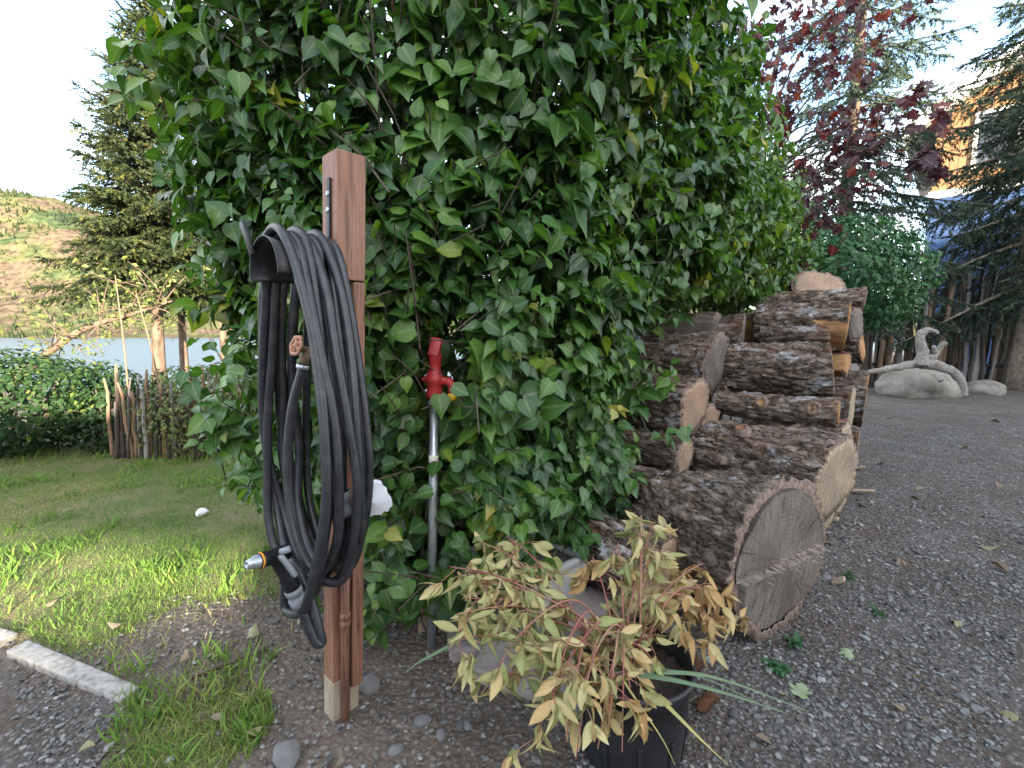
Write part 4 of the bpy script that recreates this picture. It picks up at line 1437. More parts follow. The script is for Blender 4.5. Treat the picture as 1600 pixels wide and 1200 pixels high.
    return T_, V


def at_end(px, py, Y, dia, low=0.0):
    p = P(px, py, Y)
    p.z = max(p.z, dia / 2 * 0.97)
    return p


# the widest log, with its thick bark rim and half-sawn, half-torn end
EA = Vector((1.06, 1.73, 0.315))
TA, _ = log('widest log, lying in front with split grey cut end facing the gravel', EA, 0.67, 0.62, 150, 0.0, 'facegrey', 75, 'bark', bt=0.04, nA=150, nL=60, taper=0.60)
nA, R0 = 90, 0.335 - 0.052
th = np.linspace(0, 2 * math.pi, nA, endpoint=False)
for part_, z0_, s_ in (('upper_cut_face', -0.02, 1), ('lower_cut_face', -0.02, -1)):
    V, Fc = [], []
    nx_, ny_ = 44, 30
    for iy in range(ny_):
        for ix in range(nx_):
            fz = iy / (ny_ - 1)
            zt = R0 if s_ > 0 else -R0 * 1.0
            z_ = z0_ + (zt - z0_) * fz * 0.995
            hw = math.sqrt(max(1e-6, R0 ** 2 - z_ ** 2)) * (1 + 0.05 * math.sin(z_ * 17 + s_))
            y_ = -hw + 2 * hw * ix / (nx_ - 1)
            xo = 0.008 if s_ > 0 else 0.030 - 0.15 * (z0_ - z_)
            V.append((xo, y_, z_))
    V = np.array(V)
    V[:, 0] += (fbm(V * [1, 20, 6], 8, 3) - 0.5) * 0.010
    back = V.copy()
    back[:, 0] -= 0.05
    i, j = np.meshgrid(np.arange(nx_ - 1), np.arange(ny_ - 1))
    a = (j * nx_ + i).ravel()
    Q = np.stack([a, a + 1, a + nx_ + 1, a + nx_], 1)
    if s_ < 0:
        Q = Q[:, ::-1]
    bound = list(range(nx_)) + [r * nx_ + nx_ - 1 for r in range(1, ny_)] + [ (ny_ - 1) * nx_ + c for c in range(nx_ - 2, -1, -1)] + [r * nx_ for r in range(ny_ - 2, 0, -1)]
    n0 = len(V)
    B2 = [(bound[k], bound[(k + 1) % len(bound)], n0 + bound[(k + 1) % len(bound)], n0 + bound[k]) for k in range(len(bound))]
    mk(part_, np.concatenate([V, back]), np.concatenate([Q, np.array(B2)]), MT['facegrey'], TA, True, world=False)
V, Fc = [], []
for k in range(150):
    y_ = RD.uniform(-R0 * 0.45, R0 * 0.98)
    l_ = RD.uniform(0.012, 0.05)
    i = len(V)
    z_ = -0.02 + RD.uniform(-0.03, 0.02)
    dy_ = RD.uniform(-0.05, 0.05)
    V += [(0.0, y_ - 0.006, z_), (0.0, y_ + 0.006, z_), (l_, y_ + dy_, z_ + RD.uniform(-0.012, 0.02)), (0.0, y_, z_ + 0.006)]
    Fc += [(i, i + 1, i + 2), (i + 1, i + 3, i + 2), (i + 3, i, i + 2)]
mk('torn_splinters', V, Fc, MT['splinter'], TA, False, world=False, kind='stuff')

E_ = at_end
LOGS = [
    # label, (px, py, depth) of the near end, diameter, length, more
    ('thick barked log with a round knot, lying above the split grey end', (1305, 748, 2.42), 0.47, 0.86, dict(tone='facepale', seed=2, nA=140, nL=80, head=143, taper=0.82, knots=[(-0.47, 2.0, 0.024)])),
    ('slim log with orange end and two knots, lying on the thick knotted log', (1310, 648, 2.70), 0.185, 0.72, dict(tone='faceorange', seed=3, nL=44, head=135, taper=0.9, knots=[(-0.11, 2.75, 0.026), (-0.40, 2.7, 0.022)])),
    ('stout rough-barked log with pale end, resting on the slim orange-ended log', (1299, 580, 3.00), 0.37, 0.64, dict(tone='facepale', seed=4, nA=120, nL=60, head=126)),
    ('big log with bark stripped to orange wood at its end, near the pile top', (1324, 508, 3.40), 0.35, 0.60, dict(tone='faceorange', seed=5, nA=100, nL=52, head=125, strip=(3.7, 0.75, 0.16))),
    ('thin log tucked between the stripped log and the stout rough one', (1294, 524, 3.25), 0.15, 0.42, dict(tone='facepale', seed=31, head=124, bark='barkdark')),
    ('grey-barked log lying topmost across the pile', (1351, 468, 3.75), 0.19, 0.76, dict(tone='facegrey', seed=6, head=124)),
    ('short log round tilted up on top of the pile, showing its cut face', (1278, 448, 4.05), 0.44, 0.30, dict(tone='facetan', seed=7, head=196, pitch=0.62)),
    ('log with weathered grey end beneath the topmost grey log', (1338, 508, 3.65), 0.28, 0.50, dict(tone='facegrey', seed=16, head=150)),
    ('small dark log on the ground under the thick knotted log', (1296, 805, 2.62), 0.25, 0.6, dict(tone='facepale', seed=8, bark='barkdark', head=146)),
    ('dark log end low in the pile, just behind the thick knotted log', (1312, 765, 2.85), 0.36, 0.6, dict(tone='facepale', seed=9, bark='barkdark', head=140)),
    ('log with pale end edge-on, level with the slim orange-ended log', (1318, 700, 2.95), 0.36, 0.6, dict(tone='facepale', seed=10, head=138)),
    ('dark log with pale rim at the pile edge, below the split orange piece', (1330, 645, 3.25), 0.40, 0.55, dict(tone='facepale', seed=11, bark='barkdark', head=132)),
    ('log at the far edge of the pile, closest to the driftwood', (1352, 622, 3.65), 0.44, 0.5, dict(tone='faceorange', seed=12, bark='barkdark', head=128)),
    ('log near the ground at the far end of the pile', (1338, 708, 3.35), 0.36, 0.5, dict(tone='facetan', seed=13, bark='barkdark', head=132)),
    ('split log showing an orange inner face at the pile edge', (1320, 570, 3.35), 0.25, 0.45, dict(tone='faceorange', seed=14, head=150, clip=[(2.4, 0.15), (4.3, 0.5)])),
    ('log with a narrow bright orange end, high at the far edge', (1346, 540, 3.9), 0.30, 0.5, dict(tone='faceorange', seed=15, bark='barkdark', head=126)),
    ('log with oval tan cut face, next to the hedge and above the low dark log', (1086, 635, 2.85), 0.37, 0.75, dict(tone='facetan', seed=17, head=139, nA=90, nL=44)),
    ('log with round brown cut face, lowest of the three beside the hedge leaves', (1070, 716, 2.65), 0.235, 0.75, dict(tone='facetan', seed=18, head=141, bark='barkdark')),
    ('log with tall grey cut face against the hedge, behind the oval tan face', (1118, 569, 3.15), 0.40, 0.75, dict(tone='facegrey', seed=19, head=134, nA=90, nL=44)),
    ('upright-looking grey-ended log just under the hedge overhang', (1121, 513, 3.45), 0.26, 0.5, dict(tone='facegrey', seed=20, head=126, strip=(3.4, 1.2, 0.4))),
    ('dark log with narrow grey end between the hedge and the stripped log', (1160, 531, 3.45), 0.35, 0.5, dict(tone='facegrey', seed=21, bark='barkdark', head=126)),
    ('short split log with reddish inner side behind the stripped log', (1192, 516, 3.8), 0.26, 0.4, dict(tone='faceorange', seed=22, head=130, clip=[(3.4, 0.2)])),
    ('dark log end just behind the oval tan face in the gap', (1108, 655, 3.0), 0.22, 0.5, dict(tone='facetan', seed=23, bark='barkdark', head=140)),
    ('dark log wedged behind the grey cut face in the gap', (1146, 600, 3.35), 0.28, 0.5, dict(tone='facetan', seed=24, bark='barkdark', head=132)),
    ('short mossy log behind the left end of the widest log', (1036, 768, 2.40), 0.20, 0.5, dict(tone='facetan', seed=25, bark='barkdark', head=132)),
]
for lab, (px, py, Y_), dia, L_, kw in LOGS:
    log(lab, E_(px, py, Y_, dia), dia, L_, **kw)
log('long low log beside the grey box, half under the hedge', Vector((0.64, 1.80, 0.19)), 0.37, 0.86, 142, 0, 'facetan', 26, 'bark', nA=110, nL=70, taper=0.8)
log('dark log lying on the ground under the hedge, behind the long low log', Vector((0.66, 2.50, 0.15)), 0.30, 0.7, 136, 0, 'facetan', 27, 'barkdark')
log('dark log low on the ground below the round brown cut face', Vector((0.98, 2.62, 0.16)), 0.32, 0.7, 140, 0, 'facetan', 28, 'barkdark')
# a few thrown-off wood chips at the foot of the pile
for px, py, l_, lab in [(1330, 735, 0.12, 'short pale splinter of wood under the far pile edge'), (1275, 815, 0.15, 'pale splinter standing by the split log end'), (1325, 770, 0.2, 'longest pale wood splinter, lying out on the gravel beside the pile'), (1300, 915, 0.06, 'little block of pale wood by the widest log')]:
    g_ = G(px, py)
    g_ = Vector((g_.x, g_.y, 0.02))
    V, Fc = bar(g_, g_ + Vector((l_ * 0.6, -l_ * 0.5, 0.03)), 0.05, 0.015, bevel=0.004)
    mk('wood_chip', V, Fc, MT['facepale'], None, False, label=lab, category='wood chip', group='wood chips by the log pile')


# ------------------------------------------------------------------ lilac hedge
HD = thing('lilac_hedge', 'tall dense lilac hedge with heart-shaped green leaves behind the post and logs', 'hedge', (-0.3, 2.5, 0))
hs, hn = np.array([0.643, 0.766]), np.array([0.766, -0.643])
HO = np.array([-0.40, 2.42])


def hedge_sd(p):
    xy = p[:, :2] - HO
    s_ = xy @ hs
    n_ = xy @ hn
    z_ = p[:, 2]
    sc = np.clip(s_, 0.0, 4.6)
    w = 0.80 + 0.10 * np.clip(z_ - 0.8, 0, 1.2)
    d1 = np.sqrt((s_ - sc) ** 2 + n_ ** 2) - w
    rx = 0.17 + 0.32 * np.clip(z_, 0, 2.2)
    q = p[:, :2] - np.array([-0.50, 2.55])
    rxx = np.where(q[:, 0] < 0, rx, 0.95)
    k0 = np.sqrt((q[:, 0] / rxx) ** 2 + (q[:, 1] / 0.95) ** 2)
    d2 = (k0 - 1) * 0.95
    d = np.minimum(d1, d2)
    top = 3.15 - 0.24 * np.clip(s_ - 0.8, 0, 9)
    d = np.maximum(d, (z_ - top))
    low = 0.22 + 1.28 * sstep(0.0, 0.30, n_) * sstep(0.45, 1.05, s_) + 0.12 * sstep(1.0, 3.0, s_)
    d = np.maximum(d, (low - z_))
    return d + 0.34 * (fbm(p * 1.5 + 3.3, 51, 3) - 0.5)


def hedge_grad(p):
    e = 0.05
    g = np.stack([hedge_sd(p + np.eye(3)[k] * e) - hedge_sd(p - np.eye(3)[k] * e) for k in range(3)], 1)
    return unit(g)


NS = 230000
c = rng.uniform([-2.3, 1.3, 0.12], [4.2, 7.2, 3.4], (NS, 3))
sdv = hedge_sd(c)
wgt = np.where(sdv < 0, np.exp(sdv / 0.30), 0)
px, py, dep = project(c)
vis = (px > -80) & (px < 1680) & (py > -160)
dn = np.clip((fbm(c * [2.1, 2.1, 1.7] + 9.1, 61, 3) - 0.28) * 5.0, 0.35, 1)
c = c[(wgt * dn > rng.uniform(size=NS)) & vis]
g = hedge_grad(c)
toc = unit(np.array([0, 0, 1.2]) - c)
facing = np.sum(g * toc, 1)
kp = (facing > -0.25) | (rng.uniform(size=len(c)) < 0.30)
c, g = c[kp], g[kp]
MAXSHOOT = 10000
if len(c) > MAXSHOOT:
    c, g = c[:MAXSHOOT], g[:MAXSHOOT]
# a few loose shoots that stick out: over the logs, low by the lawn and at the top left
ex = []
for (px_, py_, Y_, sp_, n_) in [(1008, 640, 2.5, 0.05, 4), (945, 730, 2.3, 0.08, 8), (378, 690, 2.15, 0.07, 10), (348, 668, 2.25, 0.05, 4), (880, 640, 2.1, 0.15, 10), (1060, 490, 3.0, 0.10, 6), (350, 130, 2.2, 0.10, 22), (320, 190, 2.3, 0.05, 5), (370, 330, 2.2, 0.14, 14), (385, 470, 2.1, 0.08, 10), (640, 900, 1.66, 0.12, 16), (590, 930, 1.60, 0.06, 7), (700, 830, 1.72, 0.14, 16), (760, 800, 1.85, 0.12, 10), (650, 620, 1.62, 0.10, 6), (740, 640, 1.68, 0.12, 10)]:
    q = P(px_, py_, Y_)
    for k in range(n_):
        ex.append(tuple(q + Vector((RD.gauss(0, sp_), RD.gauss(0, sp_ * 0.6), RD.gauss(0, sp_)))))
ex = np.array(ex)
c = np.concatenate([c, ex])
g = np.concatenate([g, unit(np.tile([[0.1, -1, 0.25]], (len(ex), 1)) + rng.normal(0, 0.3, (len(ex), 3)))])
n_s = len(c)
sdir = unit(g * 0.75 + np.array([0, 0, 0.55]) + rng.normal(0, 0.38, (n_s, 3)))
slen = rng.uniform(0.10, 0.26, n_s)
O, D, N_, SS, TT = [], [], [], [], []
stems = []
side0 = unit(np.cross(sdir, rand_dir(n_s)))
shoot_t = np.clip(rng.normal(0.35, 0.20, n_s) + 0.5 * (rng.uniform(size=n_s) < 0.045), 0, 1)
sz0 = np.clip(rng.normal(0.077, 0.015, n_s), 0.045, 0.112)
for m_ in range(4):
    fr = 0.15 + 0.85 * m_ / 3
    pos = c + sdir * (slen * fr)[:, None]
    sd2 = side0 if m_ % 2 == 0 else np.cross(sdir, side0)
    for sg in (-1, 1):
        dd = unit(sd2 * sg * 0.8 + sdir * 0.25 + np.array([0, 0, -0.62]) + g * 0.25 + rng.normal(0, 0.25, (n_s, 3)))
        nn = unit(g * 0.75 + np.array([0, 0, 0.55]) + rng.normal(0, 0.30, (n_s, 3)) + sd2 * sg * 0.25)
        O.append(pos + dd * 0.014)
        D.append(dd)
        N_.append(nn)
        SS.append(sz0 * rng.uniform(0.75, 1.18, n_s) * (1.0 - 0.25 * (m_ == 3)))
        TT.append(np.clip(shoot_t + rng.normal(0, 0.10, n_s) + 0.08 * (m_ == 3), 0, 1))
O, D, N_, SS, TT = [np.concatenate(a) for a in (O, D, N_, SS, TT)]
# keep clear of the post, the hose, the hydrant head and the camera side
tip = O + D * SS[:, None]
px, py, dep = project(tip)
bad = (tip[:, 1] < 1.50) & (tip[:, 0] < 0.2)
bad |= (tip[:, 1] < 1.40)
bad |= (px > 640) & (px < 728) & (py > 512) & (py < 640) & (tip[:, 1] < 1.74)
mx_, my_, _d = project(O + D * SS[:, None] * 0.4)
bad |= (mx_ > 645) & (mx_ < 722) & (my_ > 525) & (my_ < 635) & (O[:, 1] < 1.74) & (rng.uniform(size=len(px)) < 0.85)
for qx_, qy_ in ((px, py), (mx_, my_)):
    bad |= (qx_ > 650) & (qx_ < 696) & (qy_ > 630) & (qy_ < 870) & (tip[:, 1] < 1.75) & (rng.uniform(size=len(px)) < 0.88)
bad |= (px > 652) & (px < 692) & (py > 900) & (tip[:, 1] < 1.75)
tl = (tip[:, :2] - HO)
bad |= (tl @ hs > 0.75) & (tl @ hn > 0.22) & (tip[:, 2] < 1.42) & (np.arange(len(tip)) % n_s < n_s - len(ex))
bad |= O[:, 2] < 0.10
ok = ~bad
leafset(HD, 'leaf', 'foliage', LILAC, O[ok], D[ok], N_[ok], SS[ok], TT[ok], MT['lilac'], 300, 16, LILAC_LO, 3.0, deep=hedge_sd(O[ok]) < -0.22)
tw = []
for i in range(0, n_s, 2):
    if c[i, 1] < 1.5:
        continue
    a = c[i] - sdir[i] * 0.12 - np.array([0, 0, 0.05])
    tw.append((a, c[i], c[i] + sdir[i] * slen[i]))
parts = [tube(q, [0.004, 0.0035, 0.002], 4, False) for q in tw]
for k in range(46):
    s_ = RD.uniform(-0.2, 4.7)
    n__ = RD.uniform(-0.35, 0.35)
    b0 = HO + hs * s_ + hn * n__
    if k < 14:
        b0 = np.array([RD.uniform(-1.0, 0.2), RD.uniform(2.1, 2.8)])
    oa = RD.uniform(0, 6.28)
    sp_ = RD.uniform(0.2, 0.75)
    pl = [(b0[0], b0[1], -0.03)]
    for q in (0.35, 0.7, 1.0):
        pl.append((b0[0] + math.cos(oa) * sp_ * q ** 1.5 + RD.gauss(0, 0.04), b0[1] + math.sin(oa) * sp_ * q ** 1.5 + RD.gauss(0, 0.04), 2.7 * q * RD.uniform(0.85, 1.05)))
    pts = smoothline(pl, 4)
    parts.append(tube(pts, np.linspace(RD.uniform(0.013, 0.026), 0.006, len(pts)), 6, False))
V, Fc = join(parts)
mk('stem', V, Fc, MT['stem'], HD)
# dried flower heads
for (px_, py_, Y_, s_) in [(540, 28, 1.75, 0.075), (505, 20, 1.8, 0.05), (300, 70, 2.1, 0.07), (262, 90, 2.15, 0.06), (285, 45, 2.2, 0.05)]:
    q = np.array(tuple(P(px_, py_, Y_)))
    k = 110
    tt = rng.uniform(size=k)
    ang = rng.uniform(0, 6.28, k)
    rr = s_ * 0.55 * (1 - tt) ** 0.7 * rng.uniform(0.4, 1, k)
    o = q + np.stack([np.cos(ang) * rr, np.sin(ang) * rr, (tt - 0.5) * s_ * 2.2], 1)
    V, Fc, _t = scatter(PEBLO, o, rand_dir(k) * 0.5 + [0, 0, 0.7], rand_dir(k), rng.uniform(0.004, 0.008, k), np.zeros(k))
    V2, F2 = tube([q - [0, 0, s_ * 1.6], q, q + [0, 0, s_]], [0.003, 0.003, 0.0015], 5)
    V, Fc = join([(V, Fc), (V2, F2)])
    mk('seed_head', V, Fc, MT['seed'], HD)


# ------------------------------------------------------------------ the post and what hangs on it
N1 = Vector((math.sin(rad(223)), math.cos(rad(223)), 0))   # left face
N2 = Vector((math.sin(rad(133)), math.cos(rad(133)), 0))   # right face
PB, PT = Vector((-0.537, 1.346, 0)), Vector((-0.468, 1.346, 1.69))
pax = (PT - PB).normalized()


def post_at(z):
    return PB + pax * (z / pax.z)


PO = thing('wooden_post', 'square brown stained timber post standing in the dirt before the hedge', 'post', PB)
hw = 0.0430
NOTCH_Z = P(565, 440, 1.345).z


def post_prism(name, za, zb, a0, a1, b0, b1, mt, bev):
    V = []
    for z_ in (za, zb):
        for (a, b) in ((a0, b0), (a1, b0), (a1, b1), (a0, b1)):
            V.append(tuple(post_at(z_) + N1 * a + N2 * b))
    bm = bmesh.new()
    vs = [bm.verts.new(v) for v in V]
    for f in ((0, 1, 2, 3), (7, 6, 5, 4), (0, 4, 5, 1), (1, 5, 6, 2), (2, 6, 7, 3), (3, 7, 4, 0)):
        bm.faces.new([vs[k] for k in f])
    bmesh.ops.recalc_face_normals(bm, faces=bm.faces)
    bmesh.ops.bevel(bm, geom=bm.edges[:], offset=bev, segments=2, affect='EDGES', profile=0.5)
    me = bpy.data.meshes.new(name)
    bm.to_mesh(me)
    bm.free()
    me.materials.append(mt)
    o = bpy.data.objects.new(name, me)
    return link(o, PO)


post_prism('upper_section', NOTCH_Z, 1.69, -hw, hw, -hw, hw, MT['post'], 0.003)
post_prism('lower_section', 0.13, NOTCH_Z + 0.001, -hw, hw, -hw, hw - 0.026, MT['post'], 0.003)
post_prism('back_board', 0.10, NOTCH_Z - 0.003, -hw - 0.001, -hw + 0.035, hw - 0.0255, hw - 0.002, MT['post'], 0.002)
MT['postfoot'] = mat('bare_weathered_wood', [(0.24, 0.19, 0.13), (0.40, 0.34, 0.25)], 30, (1, 1, 0.2), rough=0.85, bump=0.3)
post_prism('bare_foot', -0.25, 0.13, -hw - 0.001, hw + 0.001, -hw - 0.001, hw - 0.026 + 0.001, MT['postfoot'], 0.003)

# conduit with outlet box and flipped-up lid
OB = thing('outlet_box', 'brown conduit up the post with small outlet box and white flip-up lid', 'outlet', post_at(0) + N2 * 0.05)
cpt = lambda z_, out_=0.0: post_at(z_) + N2 * (hw - 0.010 + out_) + N1 * 0.012
V, Fc = tube([cpt(-0.1), cpt(0.3), cpt(0.62)], 0.0135, 14)
mk('conduit', V, Fc, MT['conduit'], OB)
V, Fc = lathe([(0.0135, -0.022), (0.017, -0.02), (0.017, -0.006), (0.0145, -0.004), (0.0145, 0.004), (0.017, 0.006), (0.017, 0.02), (0.0135, 0.022)], 18, cpt(0.335), pax)
mk('coupling', V, Fc, MT['conduit'], OB)
bc = cpt(0.665, 0.03)
bM = Matrix.Translation(bc) @ Matrix((N2, Vector((0, 0, 1)).cross(N2), Vector((0, 0, 1)))).transposed().to_4x4()
V, Fc = box((0.05, 0.062, 0.075), bM, 0.005)
mk('box_body', V, Fc, MT['greyplastic'], OB)
V, Fc = box((0.024, 0.02, 0.022), bM @ Matrix.Translation((0.032, 0.016, 0.036)), 0.004)
mk('plug', V, Fc, MT['orange'], OB)
# lid: scalloped white plate standing up
lc = P(583, 780, 1.262)
ol = [(-0.046, 0.055), (0.012, 0.056), (0.026, 0.050), (0.030, 0.034), (0.039, 0.026), (0.041, 0.008), (0.049, -0.006), (0.052, -0.024), (0.043, -0.032), (0.038, -0.044), (0.026, -0.040), (0.018, -0.052), (0.002, -0.048), (-0.012, -0.054), (-0.028, -0.046), (-0.046, -0.050)]
fx = Vector((0.93, 0.30, 0.0)).normalized()
fz = Vector((0.03, -0.25, 1)).normalized()
fn = fx.cross(fz).normalized()
V, Fc = [], []
for s_ in (0, 1):
    for (a, b) in ol:
        V.append(tuple(lc + fx * a + fz * b + fn * (0.003 if s_ else -0.012) * 1.0 + fn * (0.010 * (1 - (a * a + b * b) / 0.004) if s_ else 0)))
n_ = len(ol)
V.append(tuple(lc + fn * 0.020))
V.append(tuple(lc - fn * 0.012))
Fc = [(k, (k + 1) % n_, n_ + (k + 1) % n_, n_ + k) for k in range(n_)] + [(n_ + k, n_ + (k + 1) % n_, 2 * n_) for k in range(n_)] + [((k + 1) % n_, k, 2 * n_ + 1) for k in range(n_)]
mk('flip_lid', V, Fc, MT['white'], OB, False)

# hanger
HG = thing('hose_hanger', 'black hose hanger bracket with curved saddle and upright horn screwed to the post', 'hanger', post_at(1.4) + N1 * hw)
UU = N2                                            # across the hanger, towards the viewer's right
SZ, SR = 1.350, 0.086


def hp(a, u, z_):
    """a out from the post face, u across, z height"""
    return post_at(1.40) + N1 * (hw + a) + UU * u + Vector((0, 0, z_ - 1.40)) + (pax - Vector((0, 0, pax.z))) * 0


V, Fc = box((0.006, 0.018, 0.24), Matrix.Translation(post_at(1.50) + N1 * (hw + 0.004) + N2 * 0.006) @ Matrix((N1, Vector((0, 0, 1)).cross(N1), pax)).transposed().to_4x4(), 0.0015)
mk('mounting_strip', V, Fc, MT['blackplastic'], HG)
for z_ in (1.578, 1.535):
    V, Fc = lathe([(0.0075, 0.0), (0.007, 0.003), (0.0045, 0.0045), (0.002, 0.003), (0.0003, 0.003)], 16, post_at(z_) + N1 * (hw + 0.007) + N2 * 0.006, N1)
    mk('screw', V, Fc, MT['steel'], HG)
V, Fc = [], []
na_ = 28
for s_, rr in ((0, SR - 0.004), (1, SR)):
    for e, a in enumerate((0.004, 0.06, 0.12, 0.175)):
        for k in range(na_):
            an = rad(-8) + rad(196) * k / (na_ - 1)
            lip = 0.012 * (e == 3) + 0.004 * (e == 0)
            V.append(tuple(hp(a, (rr + lip) * math.cos(an), SZ + (rr + lip) * math.sin(an) * 0.96)))
q_ = lambda s_, e, k: s_ * 4 * na_ + e * na_ + k
for e in range(3):
    for k in range(na_ - 1):
        Fc.append((q_(1, e, k), q_(1, e + 1, k), q_(1, e + 1, k + 1), q_(1, e, k + 1)))
        Fc.append((q_(0, e, k + 1), q_(0, e + 1, k + 1), q_(0, e + 1, k), q_(0, e, k)))
for k in range(na_ - 1):
    Fc.append((q_(0, 3, k), q_(0, 3, k + 1), q_(1, 3, k + 1), q_(1, 3, k)))
    Fc.append((q_(0, 0, k + 1), q_(0, 0, k), q_(1, 0, k), q_(1, 0, k + 1)))
for e in range(3):
    for k in (0, na_ - 1):
        Fc.append((q_(0, e, k), q_(0, e + 1, k), q_(1, e + 1, k), q_(1, e, k)))
mk('saddle', V, Fc, MT['blackplastic'], HG)
V, Fc = bar(hp(0.178, -0.055, SZ + 0.05), hp(0.192, -0.075, SZ + 0.135), 0.026, 0.009, up=N1, bevel=0.002)
mk('horn', V, Fc, MT['blackplastic'], HG)

# garden hose
HS = thing('garden_hose', 'coiled thick black rubber hose with spray nozzle hanging on the post', 'hose', hp(0.09, 0, 0.5))
HR = 0.0122
loop = [(0.0, SR + 0.0), (0.075, SR * 0.62), (0.112, -0.06), (0.150, -0.22), (0.182, -0.40), (0.192, -0.56), (0.168, -0.72), (0.098, -0.845), (0.0, -0.885), (-0.098, -0.845), (-0.168, -0.72), (-0.192, -0.56), (-0.182, -0.40), (-0.150, -0.22), (-0.112, -0.06), (-0.075, SR * 0.62)]
NLOOP = 9
pts = []
rl = random.Random(4)
for i in range(NLOOP):
    wf, zf_ = rl.uniform(0.86, 1.10), rl.uniform(0.93, 1.05)
    if i in (1, 4):
        zf_ *= 0.95
    o1, o2 = rl.uniform(-0.012, 0.012), rl.uniform(-0.02, 0.02)
    for k, (u, z_) in enumerate(loop):
        fr = i + k / len(loop)
        a = 0.016 + 0.145 * fr / NLOOP
        up_ = math.exp(-((z_ - 0.05) / 0.12) ** 2)
        u2 = u * (1 if z_ > -0.02 else wf * (1.13 if u > 0 else 1.0)) + (1 - up_) * o1
        z2 = z_ if z_ > 0 else z_ * zf_
        z2 += HR + 0.004 + (0.014 if (i % 3 == 2) else 0) * up_
        a2 = a + (1 - up_) * (o2 + 0.012 * math.sin(i * 2.3 + z_ * 6)) + 0.02 * (z_ < -0.6) * math.sin(i * 1.7)
        pts.append(hp(max(0.012, a2), u2, SZ + z2))
end_a = pts[-1]
pts = pts[:-7]
pts += [P(452, 880, 1.16), P(474, 905, 1.13), P(488, 945, 1.12), P(500, 990, 1.11), P(503, 1003, 1.11), P(494, 1004, 1.10), P(480, 975, 1.10), P(470, 948, 1.10)]
cl = smoothline(pts, 9)
V, Fc = tube(cl, HR, 12)
mk('coil', V, Fc, MT['hose'], HS)
feed = smoothline([P(474, 566, 1.235), P(470, 585, 1.235), P(456, 640, 1.23), P(449, 720, 1.22), P(455, 800, 1.2), P(474, 868, 1.17), P(505, 905, 1.15), P(535, 905, 1.15), P(553, 860, 1.15), P(560, 790, 1.16)], 8)
V, Fc = tube(feed, HR, 12)
mk('supply_end', V, Fc, MT['hose'], HS)
# joining coupling on one strand
kd = [np.linalg.norm(np.array(project(np.array([q]))[:2])[:, 0] - np.array([530, 790])) + 400 * abs(q[1] - 1.12) for q in cl]
ki = int(np.argmin(kd))
tg = Vector(cl[ki + 1] - cl[ki - 1]).normalized()
prof = [(0.0145, -0.036), (0.019, -0.034), (0.0205, -0.012), (0.0185, -0.008), (0.0185, 0.006), (0.0215, 0.009), (0.0215, 0.026), (0.017, 0.034), (0.0145, 0.036)]
V, Fc = lathe(prof, 20, Vector(cl[ki]), tg)
mk('hose_coupling', V, Fc, MT['greyplastic'], HS)
# nozzle
na0, na1, na2 = P(469, 944, 1.10), P(452, 908, 1.085), P(431, 868, 1.07)
NZ = mk('spray_nozzle', *tube(smoothline([na0, na1, P(440, 886, 1.078), na2], 5), np.interp(np.linspace(0, 1, 16), [0, 0.15, 0.16, 0.4, 0.42, 0.7, 1], [0.0155, 0.0165, 0.020, 0.020, 0.0165, 0.0175, 0.019]), 16), MT['blackplastic'], HS)
tipd = (P(394, 880, 1.02) - na2).normalized()
V, Fc = lathe([(0.012, -0.045), (0.019, -0.04), (0.020, -0.02), (0.0175, 0.0), (0.0175, 0.012), (0.019, 0.014), (0.019, 0.03), (0.0165, 0.034), (0.001, 0.034)], 20, na2 + tipd * 0.01, tipd)
mk('nozzle_head', V, Fc, MT['blackplastic'], NZ)
V, Fc = lathe([(0.0192, 0.0), (0.0198, 0.001), (0.0198, 0.004), (0.0192, 0.005)], 20, na2 + tipd * 0.037, tipd)
mk('orange_ring', V, Fc, MT['orange'], NZ)
V, Fc = lathe([(0.0162, 0.0), (0.0155, 0.008), (0.0115, 0.018), (0.0095, 0.028), (0.006, 0.028), (0.006, 0.018), (0.0005, 0.018)], 20, na2 + tipd * 0.044, tipd)
mk('metal_tip', V, Fc, MT['steel'], NZ)
V, Fc = lathe([(0.016, 0), (0.0215, 0.002), (0.0215, 0.022), (0.018, 0.026), (0.018, 0.034), (0.021, 0.036), (0.021, 0.052), (0.016, 0.056)], 20, na0, (na1 - na0).normalized())
mk('hose_collar', V, Fc, MT['greyplastic'], NZ)
V, Fc = bar(P(462, 900, 1.058), P(438, 868, 1.045), 0.012, 0.02, up=(0.8, -0.6, 0), bevel=0.004)
mk('trigger', V, Fc, MT['greyplastic'], NZ)
V, Fc = lathe([(0.0005, -0.012), (0.008, -0.012), (0.008, 0.012), (0.0005, 0.012)], 14, P(446, 860, 1.05), Vector((0.9, 0.2, 0.3)))
mk('knob', V, Fc, MT['greyplastic'], NZ)

# tap
TP = thing('water_tap', 'old brass tap with faded red handwheel inside the hose coil', 'tap', P(485, 550, 1.27))
t0, t1 = P(512, 549, 1.305), P(478, 549, 1.245)
V, Fc = tube([t0, t0.lerp(t1, 0.3), t0.lerp(t1, 0.32), t0.lerp(t1, 0.6), t0.lerp(t1, 0.62), t1], [0.011, 0.011, 0.016, 0.016, 0.012, 0.014], 14)
mk('tap_body', V, Fc, MT['brass'], TP)
V, Fc = tube([P(479, 546, 1.245), P(476, 560, 1.24), P(474, 570, 1.236)], [0.015, 0.013, 0.0145], 14)
mk('outlet_spout', V, Fc, MT['brass'], TP)
V, Fc = lathe([(0.0145, -0.006), (0.0165, -0.005), (0.0165, 0.005), (0.0145, 0.006)], 18, P(473, 573, 1.235), (P(470, 585, 1.235) - P(474, 566, 1.235)).normalized())
mk('hose_clamp', V, Fc, MT['steel'], TP)
